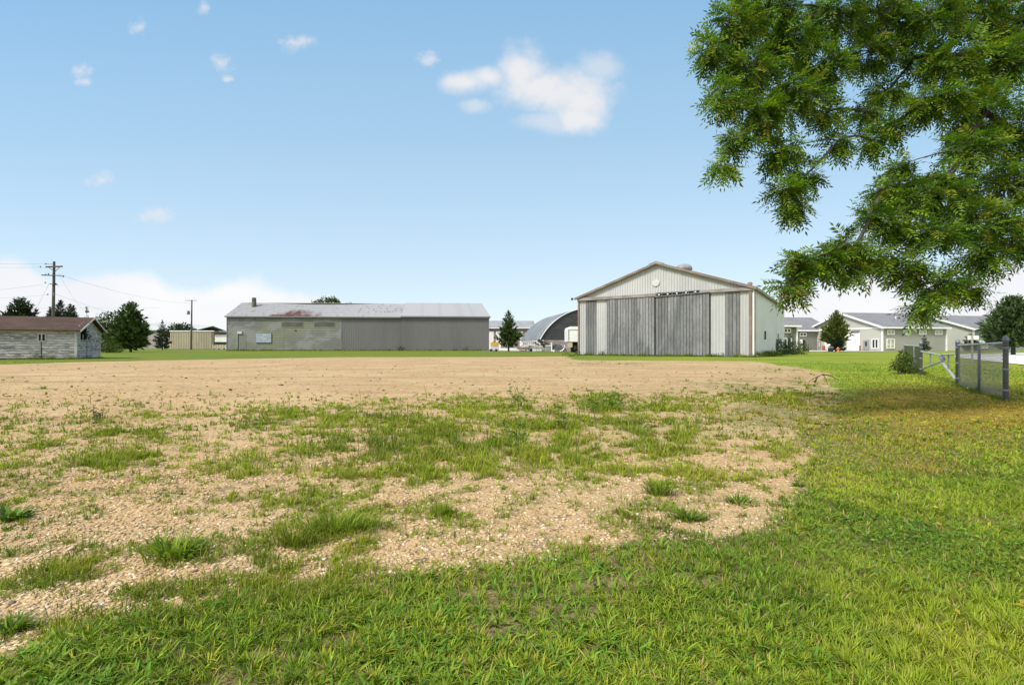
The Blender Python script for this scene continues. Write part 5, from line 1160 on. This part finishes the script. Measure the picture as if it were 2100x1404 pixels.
tufts(13000, 1.7, 4.2, 1.5, .05, 13, .0050)
tufts(18000, 1.7, 4.2, 1.5, .065, 6, .0036)
tufts(28000, 4.0, 11.5, 1.5, .075, 10, .0048)
tufts(42000, 4.0, 11.5, 1.4, .12, 6, .0036)
tufts(4000, 11, 45, 1.6, .10, 12, .0042)
# bare stalks and tall weeds standing up in the middle distance
x, y = rnd_view(9000, 4, 12, 1.4, 1.0); px_ = 1050+FPX*x/y; py_ = 710+H*FPX/y
kk = (rng.random(len(x)) < weedy(x, y)*.10) & (lotsd(x, y) > 0); x, y = x[kk], y[kk]
add(*blades(x, y, rng.uniform(.15, .38, len(x)), .006*np.clip(y/6, 1, 2), rng.uniform(0, 6.28, len(x)), rng.uniform(.05, .45, len(x)), hue(len(x), [(.08, .12, .03), (.12, .14, .04), (.2, .16, .07)])))
# dead sprigs and straw lying on the gravel
x, y = rnd_view(11000, 1.8, 14, 1.6); kk = (lotsd(x, y) > 0) & (rng.random(len(x)) < .18+.5*weedy(x, y)+.5*brownish(x, y)); x, y = x[kk], y[kk]; n_ = len(x)
v_, f_ = leaves(np.c_[x, y, gz(x, y)+.008], np.c_[rng.normal(size=(n_, 2)), rng.normal(0, .12, n_)], rng.uniform(.03, .10, n_), .004*np.clip(y/3, .8, 3), unit(np.array([0, 0, 1.])+rng.normal(size=(n_, 3))*.2), .0)
add(v_, f_, np.repeat(hue(n_, [(.07, .045, .025), (.13, .09, .045), (.22, .16, .08), (.05, .035, .02)]), 4, 0))
wt = npmesh('gravel_weeds', np.concatenate(VV), np.concatenate(FF), grassm, np.concatenate(CC)); tag(wt, kind='stuff')

# loose stones
ico_v = np.array([(0, 0, 1), (.9, 0, .3), (.3, .85, .35), (-.75, .5, .3), (-.75, -.55, .35), (.3, -.85, .3), (.6, .45, -.5), (-.3, .7, -.5), (-.7, 0, -.55), (-.2, -.75, -.5), (.6, -.45, -.5)])
ico_f = np.array([(0, 1, 2), (0, 2, 3), (0, 3, 4), (0, 4, 5), (0, 5, 1), (1, 6, 2), (2, 6, 7), (2, 7, 3), (3, 7, 8), (3, 8, 4), (4, 8, 9), (4, 9, 5), (5, 9, 10), (5, 10, 1), (1, 10, 6)])
def stones(n_, y0, y1, power, s0, s1):
    x, y = rnd_view(n_, y0, y1, power, 1.12); sd0 = lotsd(x, y)
    kk = (sd0 > -.06) & (rng.random(n_) < np.clip(1.15-.75*weedy(x, y)-.4*brownish(x, y), .1, 1)) | (rng.random(n_) < .006)
    x, y = x[kk], y[kk]; m_ = len(x)
    s = np.exp(rng.uniform(np.log(s0), np.log(s1), m_))*np.where(rng.random(m_) < .02, 1.8, 1)
    sc = np.c_[s*rng.uniform(.8, 1.35, m_), s*rng.uniform(.55, .95, m_), s*rng.uniform(.2, .42, m_)]
    v = ico_v[None]*(1+rng.normal(0, .17, (m_, 11, 3)))*sc[:, None, :]
    a_ = rng.uniform(0, 6.283, m_); ti = rng.normal(0, .22, m_)
    ct, st_ = np.cos(ti)[:, None], np.sin(ti)[:, None]; vx, vz = v[..., 0]*ct+v[..., 2]*st_, -v[..., 0]*st_+v[..., 2]*ct
    ca, sa = np.cos(a_)[:, None], np.sin(a_)[:, None]; vy = v[..., 1]
    W_ = np.stack([vx*ca-vy*sa+x[:, None], vx*sa+vy*ca+y[:, None], vz+(gz(x, y)+sc[:, 2]*.35)[:, None]], -1)
    f = (ico_f[None]+np.arange(m_)[:, None, None]*11).reshape(-1, 3)
    c = hue(m_, [(.46, .325, .175), (.40, .275, .14), (.57, .45, .30), (.36, .25, .13), (.50, .37, .215)], .1); c[rng.random(m_) < .015] = (.62, .55, .45); c[rng.random(m_) < .035] = (.16, .12, .085)
    return W_.reshape(-1, 3), f, np.repeat(np.clip(c, .02, .8), 11, 0)
def clods():
    v, f, c = stones(420, 9, 45, .9, .025, .07); return v, f, np.repeat(hue(len(v)//11, [(.13, .095, .055), (.17, .12, .07), (.10, .075, .045)], .15), 11, 0)
stm = mat('stone', (.5, .4, .25), scale=60, attr=True, fine=.12, rough=.9)
S = [stones(3000, 9, 50, 1.5, .01, .03), clods(), stones(30000, 1.75, 4.2, 1.3, .006, .017), stones(26000, 4.0, 10, 1.5, .007, .018), stones(9000, 9.5, 30, 1.5, .010, .026)]
o_ = np.cumsum([0]+[len(q[0]) for q in S])
so = npmesh('gravel_stones', np.concatenate([q[0] for q in S]), np.concatenate([q[1]+k for q, k in zip(S, o_)]), stm, np.concatenate([q[2] for q in S])); tag(so, kind='stuff')

# yellow leaves fallen on the grass at the right
x, y = rnd_view(9000, 1.7, 24, 1.15, 1.1); px_ = 1050+FPX*x/y; py_ = 710+H*FPX/y
kk = (px_ > 1640) & (rng.random(len(x)) < np.clip((px_-1640)/300, 0, 1)*(.12+np.exp(-((py_-850)/75)**2))) & (lotsd(x, y) < 0); x, y = x[kk], y[kk]; n_ = len(x)
v_, f_ = leaves(np.c_[x, y, gz(x, y)+rng.uniform(.02, .055, n_)], np.c_[rng.normal(size=(n_, 2)), rng.normal(0, .2, n_)], rng.uniform(.03, .07, n_)*np.clip(y/6, .8, 1.7), rng.uniform(.014, .03, n_)*np.clip(y/6, .8, 1.7), unit(np.array([0, 0, 1.])+rng.normal(size=(n_, 3))*.35), .15)
fl = npmesh('fallen_leaves', v_, f_, leafm, np.repeat(hue(n_, [(.46, .36, .04), (.5, .42, .08), (.38, .27, .04), (.3, .16, .04)]), 4, 0)); tag(fl, kind='stuff')

# single weeds, sticks and stones that stand out
def weed(name, label, px, py, hgt, rad0, nb, wid, cols, lean=(.3, 1.0), leafn=0):
    y0 = gd(py); b0 = at(px, y0); x = b0.x+rng.normal(0, rad0*.4, nb); y = b0.y+rng.normal(0, rad0*.25, nb); az = np.arctan2(y-b0.y, x-b0.x)+rng.normal(0, .5, nb)
    v, f, c = blades(x, y, hgt*rng.uniform(.5, 1.15, nb), wid*rng.uniform(.7, 1.3, nb), az, rng.uniform(*lean, nb), hue(nb, cols))
    if leafn:
        k_ = rng.integers(0, nb, leafn); tt = rng.uniform(.25, 1, leafn)[:, None]; st_ = v.reshape(nb, 7, 3)
        p_ = st_[k_, 0]*(1-tt)+st_[k_, 6]*tt
        v2, f2_ = leaves(p_, np.c_[rng.normal(size=(leafn, 2)), rng.normal(.15, .35, leafn)], hgt*.22*rng.uniform(.6, 1.2, leafn), hgt*.07); f = np.concatenate([f, f2_+len(v)]); v = np.concatenate([v, v2]); c = np.concatenate([c, np.repeat(hue(leafn, cols), 4, 0)])
    z0 = float(gz(np.array([b0.x]), np.array([b0.y]))[0])
    o = npmesh(name, v, f, grassm, c, None, (b0.x, b0.y, z0)); return tag(o, label, 'weed', 'weeds standing out of the gravel')
GRN = [(.12, .195, .02), (.17, .245, .024), (.22, .28, .03)]; DEEP = [(.06, .115, .016), (.09, .155, .02)]
weed('broadleaf_weed', 'dark broad-leaved weed lying flat in the gravel at the left edge', 25, 1050, .10, .14, 40, .028, DEEP, (.8, 1.25))
weed('broadleaf_weed', 'bushy bright green weed in the lower left of the gravel', 352, 1140, .13, .16, 130, .014, GRN, (.3, 1.1), 120)
weed('grass_clump', 'largest bright grass clump in the gravel, left of centre', 690, 1092, .15, .26, 420, .007, [(.14, .21, .02), (.19, .25, .024), (.23, .27, .03)], (.2, .95))
weed('grass_clump', 'yellow-green grass clump below left of the largest clump', 598, 1118, .13, .10, 130, .008, [(.16, .2, .02), (.2, .22, .03)], (.2, .8))
weed('grass_clump', 'short bright grass tuft alone in the gravel at the centre', 908, 1058, .12, .05, 70, .008, GRN, (.1, .7))
weed('tall_weed', 'tall spindly weed rising above the others in the middle of the lot', 1064, 838, .55, .12, 9, .008, [(.12, .16, .04), (.17, .19, .06)], (.05, .4), 40)
weed('tall_weed', 'leafy tall weed in front of the spindly one, centre of the lot', 1058, 905, .36, .12, 14, .008, [(.09, .16, .035), (.13, .19, .04)], (.05, .5), 50)
weed('tall_weed', 'tall dense green weed right of centre below the hangar doors', 1238, 842, .42, .45, 50, .009, [(.10, .17, .025), (.14, .21, .03)], (.05, .6), 130)
weed('tall_weed', 'thin upright weed left of the dense one, right of centre', 1152, 880, .42, .06, 6, .008, [(.09, .14, .03), (.12, .16, .035)], (.02, .3), 30)
weed('tall_weed', 'small leafy weed with pale stems on the far left of the bare gravel', 203, 858, .24, .12, 12, .010, [(.12, .13, .05), (.16, .15, .06)], (.05, .5), 70)
weed('grass_clump', 'dark thick tuft at the right side of the gravel near the lawn edge', 1405, 1068, .085, .10, 150, .007, DEEP+GRN, (.3, 1.1))
weed('grass_clump', 'low spreading tuft nearest the right corner of the gravel', 1512, 1026, .08, .12, 120, .007, DEEP+GRN, (.5, 1.2))
weed('grass_clump', 'upright green tuft above the dark thick tuft on the right', 1350, 1012, .14, .12, 150, .008, GRN, (.1, .8), 60)
weed('grass_clump', 'dark grass clump cut by the left edge at the bottom of the gravel', 25, 1285, .075, .09, 170, .006, DEEP+GRN, (.4, 1.1))
stick = mat('dead_wood', (.05, .038, .028), (.09, .07, .05), 6, rough=.95)
y0 = gd(786); b0 = at(1690, y0)
solo(MB().tube([b0+Vector((-.28, 0, .02)), b0+Vector((-.2, 0, .2)), b0+Vector((-.02, .02, .27)), b0+Vector((.2, 0, .22)), b0+Vector((.42, -.05, .1))], [.02, .02, .017, .012, .006], 6).tube([b0+Vector((-.02, .02, .27)), b0+Vector((.06, 0, .12)), b0+Vector((.08, -.04, .0))], [.014, .01, .007], 5).tube([b0+Vector((-.2, 0, .2)), b0+Vector((-.38, .03, .1)), b0+Vector((-.45, .05, .0))], [.012, .009, .006], 5), 'fallen_branch', stick, 'dark broken branch arching out of the weeds at the edge of the right lawn', 'branch', b0, smooth=True)
y0 = gd(1086); b0 = at(1340, y0)
solo(MB().tube([b0+Vector((-.09, 0, .012)), b0+Vector((-.02, -.012, .014)), b0+Vector((.05, .0, .014)), b0+Vector((.09, .015, .012))], [.004, .006, .005, .003], 6), 'twig', stick, 'dark curved twig lying on pale gravel near the right lawn edge', 'twig', b0)
for k, (px, py, hh_, lb) in enumerate(((1264, 1052, .035, 'left of two dark stubs sticking up from gravel right of centre'), (1292, 1040, .032, 'right of two dark stubs sticking up from gravel right of centre'), (1093, 1027, .032, 'lone dark stub sticking up from the gravel at the centre'), (932, 1105, .04, 'dark pointed stub below the bright lone tuft at the centre'))):
    b0 = at(px, gd(py)); b0.z = float(gz(np.array([b0.x]), np.array([b0.y]))[0])
    solo(MB().tube([b0-Vector((0, 0, .01)), b0+Vector((.003, 0, hh_*.6)), b0+Vector((.002, .002, hh_))], [.005, .0045, .002], 6), 'plant_stub', stick, lb, 'stub', b0, 'dark stubs in the gravel')
